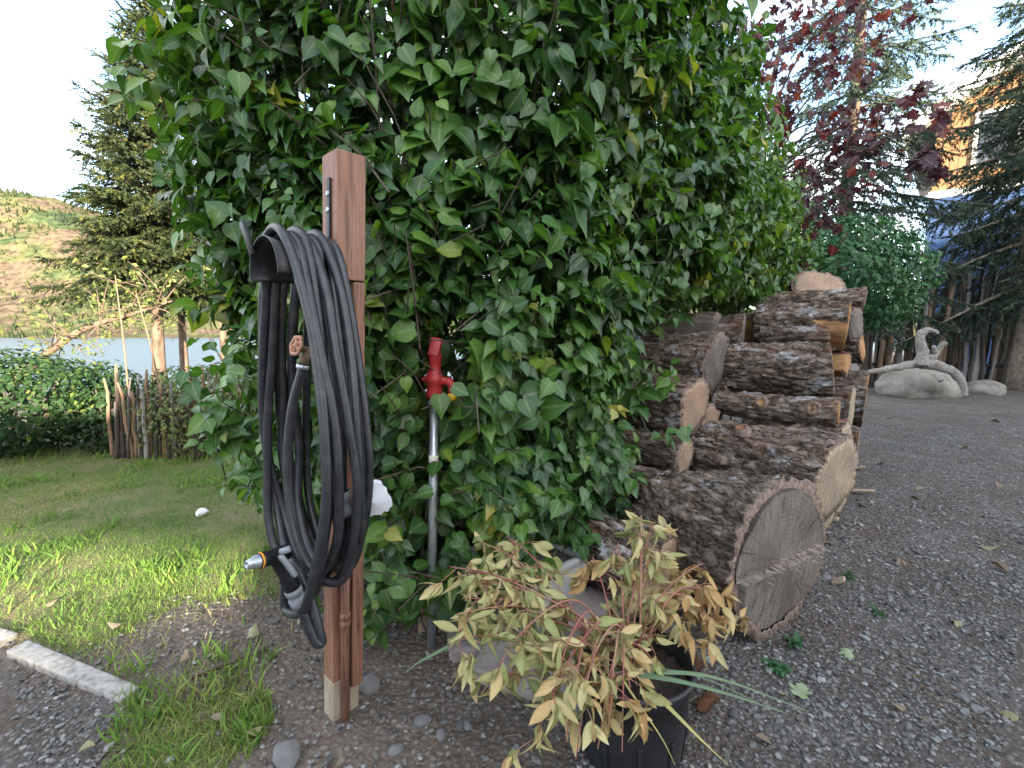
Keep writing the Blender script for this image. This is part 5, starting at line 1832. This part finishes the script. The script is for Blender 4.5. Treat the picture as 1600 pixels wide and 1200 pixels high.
wc = P(463, 540, 1.21)
wd = Vector((-0.55, -0.75, 0.25)).normalized()
V2 = []
wa = wd.cross(Vector((0, 0, 1))).normalized()
wb = wd.cross(wa)
ringp = [wc + (wa * math.cos(k * math.tau / 36) + wb * math.sin(k * math.tau / 36)) * (0.0235 + 0.0018 * math.cos(k * math.tau / 36 * 6)) for k in range(37)]
pt_ = [tube(ringp, 0.0052, 8, False)]
for k in range(5):
    e = wc + (wa * math.cos(k * math.tau / 5) + wb * math.sin(k * math.tau / 5)) * 0.022
    pt_.append(tube([wc, e], [0.0045, 0.0035], 7))
pt_.append(lathe([(0.0005, -0.007), (0.008, -0.006), (0.009, 0.004), (0.0005, 0.007)], 14, wc, wd))
V, Fc = join(pt_)
mk('handwheel', V, Fc, MT['rust'], TP)
V, Fc = tube([wc, t1], [0.005, 0.009], 10)
mk('valve_stem', V, Fc, MT['brass'], TP)

# ------------------------------------------------------------------ yard hydrant
HB, HT = Vector((-0.312, 1.647, 0)), P(679, 622, 1.64)
YH = thing('yard_hydrant', 'galvanised standpipe with red hydrant head and yellow cap in the hedge', 'hydrant', HB)
V, Fc = tube([HB - Vector((0, 0, 0.1)), HB.lerp(HT, 0.5), HT], 0.0165, 18)
mk('pipe', V, Fc, MT['steel'], YH)
hax = (HT - HB).normalized()
bd = HB.lerp(HT, (P(676, 716, 1.645).z) / HT.z)
V, Fc = lathe([(0.0165, -0.014), (0.0185, -0.013), (0.0185, 0.013), (0.0165, 0.014)], 18, bd, hax)
mk('tape_band', V, Fc, MT['tape'], YH)
V, Fc = lathe([(0.020, -0.03), (0.025, -0.028), (0.025, -0.01), (0.021, -0.008), (0.021, 0.0)], 18, HT, hax)
mk('pipe_collar', V, Fc, MT['steel'], YH)
hd_ = mk('hydrant_head', *lathe([(0.001, 0.0), (0.028, 0.0), (0.031, 0.012), (0.028, 0.026), (0.029, 0.05), (0.036, 0.058), (0.036, 0.078), (0.028, 0.086), (0.022, 0.10), (0.021, 0.135), (0.024, 0.14), (0.024, 0.158), (0.018, 0.164), (0.001, 0.165)], 20, HT, hax), MT['red'], YH)
V, Fc = tube(smoothline([HT + hax * 0.055, HT + hax * 0.062 + Vector((0.045, -0.012, 0)), HT + hax * 0.05 + Vector((0.062, -0.016, 0)), HT + hax * 0.02 + Vector((0.066, -0.017, 0))], 5), [0.015] * 16, 14)
mk('spout', V, Fc, MT['red'], YH)
V, Fc = lathe([(0.001, -0.014), (0.0165, -0.014), (0.0175, 0.0), (0.0165, 0.012), (0.001, 0.013)], 18, HT + hax * 0.008 + Vector((0.067, -0.017, 0)))
mk('yellow_cap', V, Fc, MT['yellow'], YH)
V, Fc = bar(HT + hax * 0.15 + Vector((-0.004, -0.02, 0)), HT + hax * 0.215 + Vector((0.006, 0.0, 0)), 0.04, 0.018, up=(0, -1, 0.3), bevel=0.005)
mk('lever', V, Fc, MT['red'], YH)
V, Fc = lathe([(0.001, -0.045), (0.006, -0.045), (0.009, -0.04), (0.009, 0.04), (0.006, 0.045), (0.001, 0.045)], 12, HT + hax * 0.068 + Vector((0, -0.012, 0)), (1, -0.1, 0))
mk('pivot_bolt', V, Fc, MT['red'], YH)

# ------------------------------------------------------------------ box, slabs, board by the hedge foot
bu, bv = Vector((0.74, 0.67, 0)).normalized(), Vector((-0.67, 0.74, 0)).normalized()
BC = Vector((0.078, 1.95, 0))
UB = thing('ribbed_box', 'pale grey box with dark ribbed top between the hydrant and the logs', 'box', BC)
BM = Matrix.Translation(BC) @ Matrix((bu, bv, Vector((0, 0, 1)))).transposed().to_4x4()
w_, l_, hB = 0.27, 0.42, 0.245
V, Fc = box((w_, l_, hB - 0.02), BM @ Matrix.Translation((0, 0, (hB - 0.02) / 2)), 0.006)
mk('box_body', V, Fc, MT['boxgrey'], UB)
for (sx, sy, cx_, cy_) in ((0.034, l_ + 0.01, -w_ / 2 + 0.014, 0), (0.034, l_ + 0.01, w_ / 2 - 0.014, 0), (w_ - 0.065, 0.03, 0, -l_ / 2 + 0.012), (w_ - 0.065, 0.03, 0, l_ / 2 - 0.012)):
    V, Fc = box((sx, sy, 0.028), BM @ Matrix.Translation((cx_, cy_, hB - 0.006)), 0.004)
    mk('rim', V, Fc, MT['boxgrey'], UB)
for k in range(13):
    V, Fc = box((w_ - 0.068, 0.017, 0.02), BM @ Matrix.Translation((0, -l_ / 2 + 0.043 + k * 0.028, hB - 0.012)), 0.003)
    mk('slat', V, Fc, MT['grate'], UB)
V, Fc = box((0.022, 0.006, 0.14), Matrix.Translation((-0.30, 1.755, 0.06)) @ Matrix.Rotation(0.06, 4, 'Y'))
TB = thing('timber_offcut', 'tan board offcuts standing at the foot of the hydrant pipe', 'board', (-0.29, 1.76, 0))
for (cx_, cy_, ww, hh, ry) in ((-0.345, 1.75, 0.065, 0.26, 0.03), (-0.262, 1.76, 0.085, 0.24, -0.02)):
    V, Fc = box((ww, 0.03, hh), Matrix.Translation((cx_, cy_, hh / 2 - 0.02)) @ Matrix.Rotation(ry, 4, 'Y') @ Matrix.Rotation(0.2, 4, 'Z'), 0.003)
    mk('board', V, Fc, MT['tan'], TB)
for (px, py, sx, sy, sz, rzz, lab) in ((915, 965, 0.34, 0.22, 0.07, 0.5, 'pinkish stone slab beside the grey ribbed box'), (835, 1052, 0.40, 0.24, 0.06, -0.35, 'pinkish stone slab lying under the peony leaves'), (760, 1000, 0.3, 0.22, 0.06, 0.2, 'low stone slab near the hydrant, mostly under leaves')):
    g_ = G(px, py)
    bm = bmesh.new()
    bmesh.ops.create_cube(bm, size=1)
    bmesh.ops.scale(bm, vec=(sx, sy, sz), verts=bm.verts)
    bmesh.ops.bevel(bm, geom=bm.edges[:], offset=0.012, segments=3, affect='EDGES')
    bmesh.ops.subdivide_edges(bm, edges=bm.edges[:], cuts=2, use_grid_fill=True)
    for v_ in bm.verts:
        q = np.array([tuple(v_.co)])
        v_.co += Vector(tuple((np.array([vn(q * 14, s__)[0] for s__ in (1, 2, 3)]) - 0.5) * 0.016))
    me = bpy.data.meshes.new('stone_slab')
    bm.to_mesh(me)
    bm.free()
    me.materials.append(MT['paver'])
    o = bpy.data.objects.new('stone_slab', me)
    COL.objects.link(o)
    o.location = (g_.x, g_.y, sz / 2 - 0.005)
    o.rotation_euler = (0.02, 0.03, rzz)
    props(o, lab, 'slab', 'stone slabs by the hedge foot')

# ------------------------------------------------------------------ potted peony
PC = Vector((0.345, 1.215, 0))
PY = thing('potted_peony', 'wilting peony with yellow and brown leaves in a black plastic pot', 'potted plant', PC)
RP, HP = 0.165, 0.285
V, Fc = lathe([(0.001, 0.0), (RP * 0.80, 0.0), (RP * 0.82, 0.01), (RP * 0.90, HP * 0.55), (RP * 0.905, HP * 0.56), (RP * 0.93, HP * 0.86), (RP * 0.955, HP * 0.865), (RP * 0.97, HP - 0.008), (RP * 0.96, HP - 0.003), (RP * 0.92, HP - 0.006), (RP * 0.91, HP - 0.06), (RP * 0.90, HP - 0.07)], 48, PC)
pot = mk('pot', V, Fc, MT['pot'], PY)
ringp = [PC + Vector((math.cos(a) * RP * 0.975, math.sin(a) * RP * 0.975, HP - 0.004)) for a in np.linspace(0, math.tau, 49)]
V, Fc = tube(ringp, 0.0075, 8, False)
mk('rim', V, Fc, MT['pot'], pot)
for k in range(10):
    a = k * math.tau / 10 + 0.2
    e = Vector((math.cos(a), math.sin(a), 0))
    V, Fc = bar(PC + e * RP * 0.835 + Vector((0, 0, 0.02)), PC + e * RP * 0.908 + Vector((0, 0, HP * 0.5)), 0.012, 0.005, up=e, bevel=0.001)
    mk('rib', V, Fc, MT['pot'], pot)
V, Q = grid(np.linspace(-RP, RP, 30), np.linspace(-RP, RP, 30), lambda x, y: HP - 0.045 + 0.03 * (n2(x, y, 40, 6) - 0.5), lambda x, y: x * x + y * y < (RP * 0.9) ** 2)
mk('potting_soil', V + np.array([PC.x, PC.y, 0]), Q, MT['potsoil'], PY)
ends = [  # px, py, depth, tint
    (702, 885, 1.28, 0.28), (722, 935, 1.22, 0.25), (748, 845, 1.42, 0.25), (792, 838, 1.45, 0.22), (765, 965, 1.18, 0.3), (704, 1002, 1.12, 0.22), (735, 905, 1.25, 0.38), (778, 900, 1.3, 0.2), (712, 960, 1.16, 0.33),
    (752, 1085, 1.06, 0.35), (846, 1130, 1.02, 0.28), (884, 1160, 0.99, 0.5), (934, 1170, 1.0, 0.6), (806, 1045, 1.10, 0.3), (972, 1175, 0.99, 0.62), (870, 1060, 1.06, 0.25), (905, 1100, 1.03, 0.4),
    (1002, 805, 1.38, 0.25), (1022, 815, 1.42, 0.42), (966, 848, 1.36, 0.55), (926, 870, 1.36, 0.66), (1098, 880, 1.42, 0.7), (1128, 935, 1.40, 0.78), (1152, 985, 1.36, 0.74), (1012, 895, 1.3, 0.3), (955, 950, 1.24, 0.35), (1066, 965, 1.3, 0.68), (1122, 1005, 1.28, 0.7), (1075, 890, 1.42, 0.6), (1010, 985, 1.18, 0.3), (940, 1000, 1.14, 0.4), (1045, 935, 1.28, 0.5), (985, 1075, 1.03, 0.45), (900, 1185, 0.98, 0.5), (860, 1100, 1.02, 0.3), (950, 1140, 1.0, 0.65), (830, 1175, 1.0, 0.35), (780, 1060, 1.08, 0.3)]
O, D, N_, SS, TT, st = [], [], [], [], [], []
rp = random.Random(77)
cen_ = PC + Vector((-0.02, 0.0, HP - 0.04))
for (px, py, Y_, tn) in ends:
    e = P(px, py, Y_)
    b0 = cen_ + Vector((rp.gauss(0, 0.035), rp.gauss(0, 0.03), 0))
    ln = (e - b0).length
    lift = 0.10 * ln + (0.16 if e.z < HP + 0.03 else 0.02)
    m1 = b0.lerp(e, 0.35) + Vector((0, 0, lift))
    m2 = b0.lerp(e, 0.72) + Vector((0, 0, lift * 0.75))
    pl = smoothline([b0, m1, m2, e], 6)
    st.append(tube(pl, np.linspace(0.0036, 0.0014, len(pl)), 6, False))
    npet = max(4, int(ln / 0.058))
    for k in range(npet):
        f_ = 0.50 + 0.50 * (k + 0.5) / npet
        a = Vector(pl[min(len(pl) - 1, int(f_ * (len(pl) - 1)))])
        az = k * 2.4 + rp.uniform(0, 1)
        out_ = Vector((math.cos(az), math.sin(az), rp.uniform(-0.5, 0.5))).normalized()
        pe = a + out_ * rp.uniform(0.03, 0.085) + Vector((0, 0, -0.015))
        st.append(tube([a, a.lerp(pe, 0.6) + Vector((0, 0, 0.006)), pe], [0.0016, 0.0013, 0.001], 4, False))
        td = (pe - a).normalized()
        for j in range(rp.choice((5, 6, 7))):
            dd = td + Vector((rp.gauss(0, 0.6), rp.gauss(0, 0.6), rp.gauss(-0.75, 0.5)))
            O.append(tuple(a.lerp(pe, rp.uniform(0.55, 1.0))))
            D.append(tuple(dd.normalized()))
            N_.append((rp.gauss(0, 0.6), rp.gauss(-0.35, 0.6), rp.gauss(0.6, 0.5)))
            SS.append(rp.uniform(0.030, 0.066))
            TT.append(min(1, max(0, rp.gauss(tn + (0.06 if tn > 0.5 else 0.08), 0.17))))
V, Fc = join(st)
mk('stem', V, Fc, MT['peonystem'], PY)
leafset(PY, 'leaf', 'foliage', PEONY, np.array(O), np.array(D), np.array(N_), np.array(SS), np.array(TT), MT['peony'], 300, 9)
# iris-like blades growing out of the same pot
for (tnt, wv, pl) in [(0.1, 0.007, [(960, 1050, 1.12), (1050, 1062, 1.08), (1140, 1085, 1.06), (1232, 1116, 1.06)]), (0.2, 0.006, [(965, 1052, 1.12), (1080, 1052, 1.12), (1160, 1072, 1.12), (1262, 1112, 1.14)]), (0.85, 0.006, [(1000, 1062, 1.1), (1050, 1110, 1.04), (1095, 1155, 1.0), (1138, 1196, 0.98)]), (0.15, 0.006, [(945, 1055, 1.1), (920, 1085, 1.06), (905, 1110, 1.04), (895, 1140, 1.03)]), (0.2, 0.005, [(700, 1010, 1.1), (672, 1025, 1.1), (652, 1036, 1.1), (632, 1052, 1.1)]), (0.9, 0.003, [(975, 1065, 1.08), (1005, 1110, 1.03), (1035, 1155, 1.0), (1055, 1196, 0.97)]), (0.1, 0.005, [(960, 1048, 1.14), (1030, 1046, 1.14), (1100, 1060, 1.14), (1180, 1096, 1.16)])]:
    q = smoothline([P(*a) for a in pl], 6)
    wv_ = np.interp(np.linspace(0, 1, len(q)), [0, 0.3, 1], [1, 1, 0.1]) * wv
    tg_ = unit(np.gradient(q, axis=0))
    sd_ = unit(np.cross(tg_, np.array([0.1, -0.3, 1.0])))
    V = np.concatenate([q - sd_ * wv_[:, None], q + [0, 0, 0.002], q + sd_ * wv_[:, None]])
    n_ = len(q)
    Fc = []
    for k in range(n_ - 1):
        for r in (0, 1):
            a, b = r * n_ + k, (r + 1) * n_ + k
            Fc += [(a, a + 1, b + 1), (a, b + 1, b)]
    mk('long_blade', V, np.array(Fc), MT['bluegrass'], PY, True, np.full(3 * n_, tnt))

# ------------------------------------------------------------------ kerb, litter, small things
k0, k1 = G(28, 1020), G(205, 1090)
V, Fc = bar(k0 + Vector((0, 0, 0.008)), k1 + Vector((0, 0, -0.008)), 0.062, 0.05, bevel=0.006)
V = V + (fbm(V * 25, 3, 2) - 0.5)[:, None] * 0.008
mk('edging_timber', V, Fc, MT['kerb'], None, label='long white-painted edging timber between lawn and gravel corner', category='edging', group='white edging timbers')
V, Fc = bar(G(14, 1012) + Vector((-0.02, 0.02, 0.004)), G(-120, 968) + Vector((0, 0, 0.01)), 0.062, 0.05, bevel=0.006)
mk('edging_timber', V, Fc, MT['kerb'], None, label='short end of white edging timber cut off by the picture edge', category='edging', group='white edging timbers')
g_ = G(316, 807)
rock('crumpled_paper', 'small crumpled white paper ball lying on the lawn', (g_.x, g_.y, 0.012), (0.036, 0.028, 0.028), 8, MT['paper'], 'paper', rough=0.5, sub=3)
stn = [(700, 968, 0.03, 'grey stone in the dirt by the hydrant pipe'), (578, 1075, 0.045, 'flat grey stone leaning against the post foot'), (660, 1130, 0.03, 'rounded stone in bare dirt between post and pot'), (690, 1150, 0.02, 'little stone near the black pot'), (1290, 905, 0.03, 'pale stone by the end of the widest log'), (450, 1185, 0.05, 'half-buried stone near the picture bottom by the grass'), (620, 1175, 0.025, 'small stone in the dirt at the picture bottom'), (728, 1135, 0.022, 'small pale stone beside the hanging peony leaves')]
for k, (px, py, s_, lab) in enumerate(stn):
    g_ = G(px, py)
    rock('stone', lab, (g_.x, g_.y, 0.0), (s_, s_ * 0.75, s_ * 0.5), 11 + k, MT['stone'], 'stone', 'stones in the dirt', sub=3)
for k, (px, py, lab) in enumerate([(1105, 1118, 'brown spruce cone lying on gravel beside the black pot'), (1085, 1062, 'second spruce cone, tucked behind the pot rim')]):
    g_ = G(px, py)
    CN = thing('spruce_cone', lab, 'cone', (g_.x, g_.y, 0), 'spruce cones on the gravel')
    ax = Vector((0.8, 0.5, 0.25)).normalized()
    c0 = Vector((g_.x - 0.03, g_.y, 0.02))
    V, Fc = tube([c0 + ax * (0.075 * f_) for f_ in np.linspace(0, 1, 7)], [0.006, 0.012, 0.014, 0.014, 0.012, 0.009, 0.003], 10)
    core = mk('core', V, Fc, MT['cone'], CN)
    nsc = 60
    f_ = np.linspace(0.03, 0.95, nsc)
    an = np.arange(nsc) * 2.39996
    q = frame(ax, (0, 0, 1))
    e1, e2 = np.array(q.col[1]), np.array(q.col[2])
    rdv = np.cos(an)[:, None] * e1 + np.sin(an)[:, None] * e2
    o = np.array(c0) + np.array(ax) * (0.075 * f_)[:, None] + rdv * 0.010
    V, Fc, _t = scatter([leaf_template([0, 0.5, 1.0], [0.25, 0.4, 0], 0.2, 0.2)], o, rdv * 0.8 + np.array(ax) * 0.6, np.array(ax)[None] - rdv * 0.5, np.full(nsc, 0.017), np.zeros(nsc))
    mk('scales', V, Fc, MT['cone'], CN, kind='stuff')
fl = [(1322, 1020, 0.05, 0.02, 'pale green maple leaf lying flat on the gravel, below the widest log'), (1247, 1097, 0.06, 0.0, 'green maple leaf on the gravel beside the long iris blades'), (1222, 1096, 0.035, 0.3, 'small yellow-green leaf on the gravel beside the green maple leaf'), (395, 1008, 0.06, 0.1, 'pale green leaf lying in the bare patch left of the post'),
      (1404, 747, 0.06, 0.0, None)]
tans = [(1437, 783, 0.09, 'dry leaf on the gravel, right of the pile edge, nearer of a pair'), (1443, 765, 0.08, 'dry leaf on the gravel, farther of the pair right of the pile'), (1530, 858, 0.08, 'broad dry leaf on open gravel near the picture edge, upper of two'), (1548, 886, 0.08, 'broad dry leaf on open gravel near the picture edge, lower of two'), (1350, 795, 0.09, 'brown leaf close to the foot of the thick knotted log'), (1368, 725, 0.10, 'brown leaf beside the far logs of the pile'), (1500, 700, 0.1, 'dry leaf alone in the far gravel below the small rock'), (1560, 760, 0.08, 'dry leaf far right on the gravel, level with the thick log'), (1400, 880, 0.06, 'small leaf on bare gravel beyond the split log end'), (1490, 980, 0.05, 'small leaf in the wide empty gravel'), (1300, 855, 0.07, 'leaf lying at the edge of the split log end'), (1395, 655, 0.12, 'leaf in front of the driftwood boulder'), (1545, 660, 0.12, 'leaf in front of the small rounded rock'), (1415, 1115, 0.045, 'small leaf near the picture bottom on the gravel'), (1180, 1160, 0.05, 'small leaf on gravel to the right of the black pot'), (1590, 1130, 0.05, 'leaf in the bottom corner of the gravel'),
        (285, 1045, 0.045, 'leaf in the grass just past the white timber end'), (120, 940, 0.05, 'leaf in the sunlit lawn strip'), (330, 1135, 0.045, 'leaf in the tall grass below the white timber'), (410, 1150, 0.045, 'leaf in the grass near the post foot'), (150, 1180, 0.04, 'leaf at the bottom corner between gravel and grass'), (265, 945, 0.045, 'leaf at the upper edge of the bare patch'), (190, 985, 0.05, 'leaf on the lawn above the white timber'), (70, 955, 0.045, 'leaf on the lawn next to the short white timber'), (720, 1060, 0.045, 'leaf on the dirt under the drooping peony'), (470, 970, 0.045, 'leaf in the bare patch under the hose nozzle')]
LM = {}
CURLED = [leaf_template([0, 0.2, 0.45, 0.7, 1.0], [0.05, 0.24, 0.34, 0.22, 0], f_, d_, c_) for f_, d_, c_ in ((0.5, 0.4, 0.5), (0.9, 0.2, -0.6), (-0.3, -0.3, 0.8))] + [star_leaf(1.1)]


def fallen(px, py, s_, tn, lab, grp):
    g_ = G(px, py)
    q = (RD.randrange(3) if lab.startswith(('pale green m', 'green')) else 3 + RD.randrange(4), round(tn * 6))
    if q not in LM:
        TV, TF = (MAPLE + CURLED)[q[0]]
        LM[q] = mesh_data('fallen_leaf', TV, TF, MT['deadleaf'], True, np.full(len(TV), q[1] / 6))
    o = bpy.data.objects.new('fallen_leaf', LM[q])
    COL.objects.link(o)
    z_ = gz(g_.x, g_.y) + 0.02 + 0.01 * (px < 480)
    o.matrix_world = Matrix.Translation((g_.x, g_.y, z_)) @ Matrix.Rotation(RD.uniform(0, 6.28), 4, 'Z') @ Matrix.Rotation(RD.uniform(-0.25, 0.25), 4, 'X') @ Matrix.Diagonal((s_, s_, s_, 1))
    props(o, lab, 'leaf', grp)


for (px, py, s_, tn, lab) in fl[:4]:
    fallen(px, py, s_, tn, lab, 'fallen leaves on the ground')
for (px, py, s_, lab) in tans:
    fallen(px, py, s_, RD.uniform(0.2, 0.7) if px < 760 else RD.uniform(0.35, 0.75), lab, 'fallen leaves on the ground')
# small weeds in the gravel
for k, (px, py, n_, lab) in enumerate([(1215, 1050, 34, 'small green weed in the gravel beside the pot'), (1240, 1010, 24, 'little weed sprouting by the split log end'), (1330, 905, 12, 'tiny weed alone in the gravel beyond the widest log'), (1372, 962, 9, 'tiniest weed out in the open gravel')]):
    g_ = G(px, py)
    o = np.stack([g_.x + rng.normal(0, 0.009, n_), g_.y + rng.normal(0, 0.009, n_), 0.012 + rng.uniform(0, 0.012, n_)], 1)
    V, Fc, tt = scatter(BUSHLEAF, o, rand_dir(n_) * [1, 1, 0.3] + [0, 0, 0.3], rand_dir(n_) * 0.4 + [0, 0, 1], rng.uniform(0.02, 0.05, n_), rng.uniform(0, 0.7, n_))
    mk('weed', V, Fc, MT['brightshrub'], None, True, tt, label=lab, category='weed', group='weeds in the gravel')
# a thin root across the dirt and a cut stick
V, Fc = tube(smoothline([P(20, 1, 1.0) * 0 + G(300, 1065), G(345, 1048), G(420, 1020)], 5), 0.008, 7)
V[:, 2] += 0.02
mk('stick', V, Fc, MT['stem'], None, label='dark stick lying in the bare patch of lawn', category='stick')
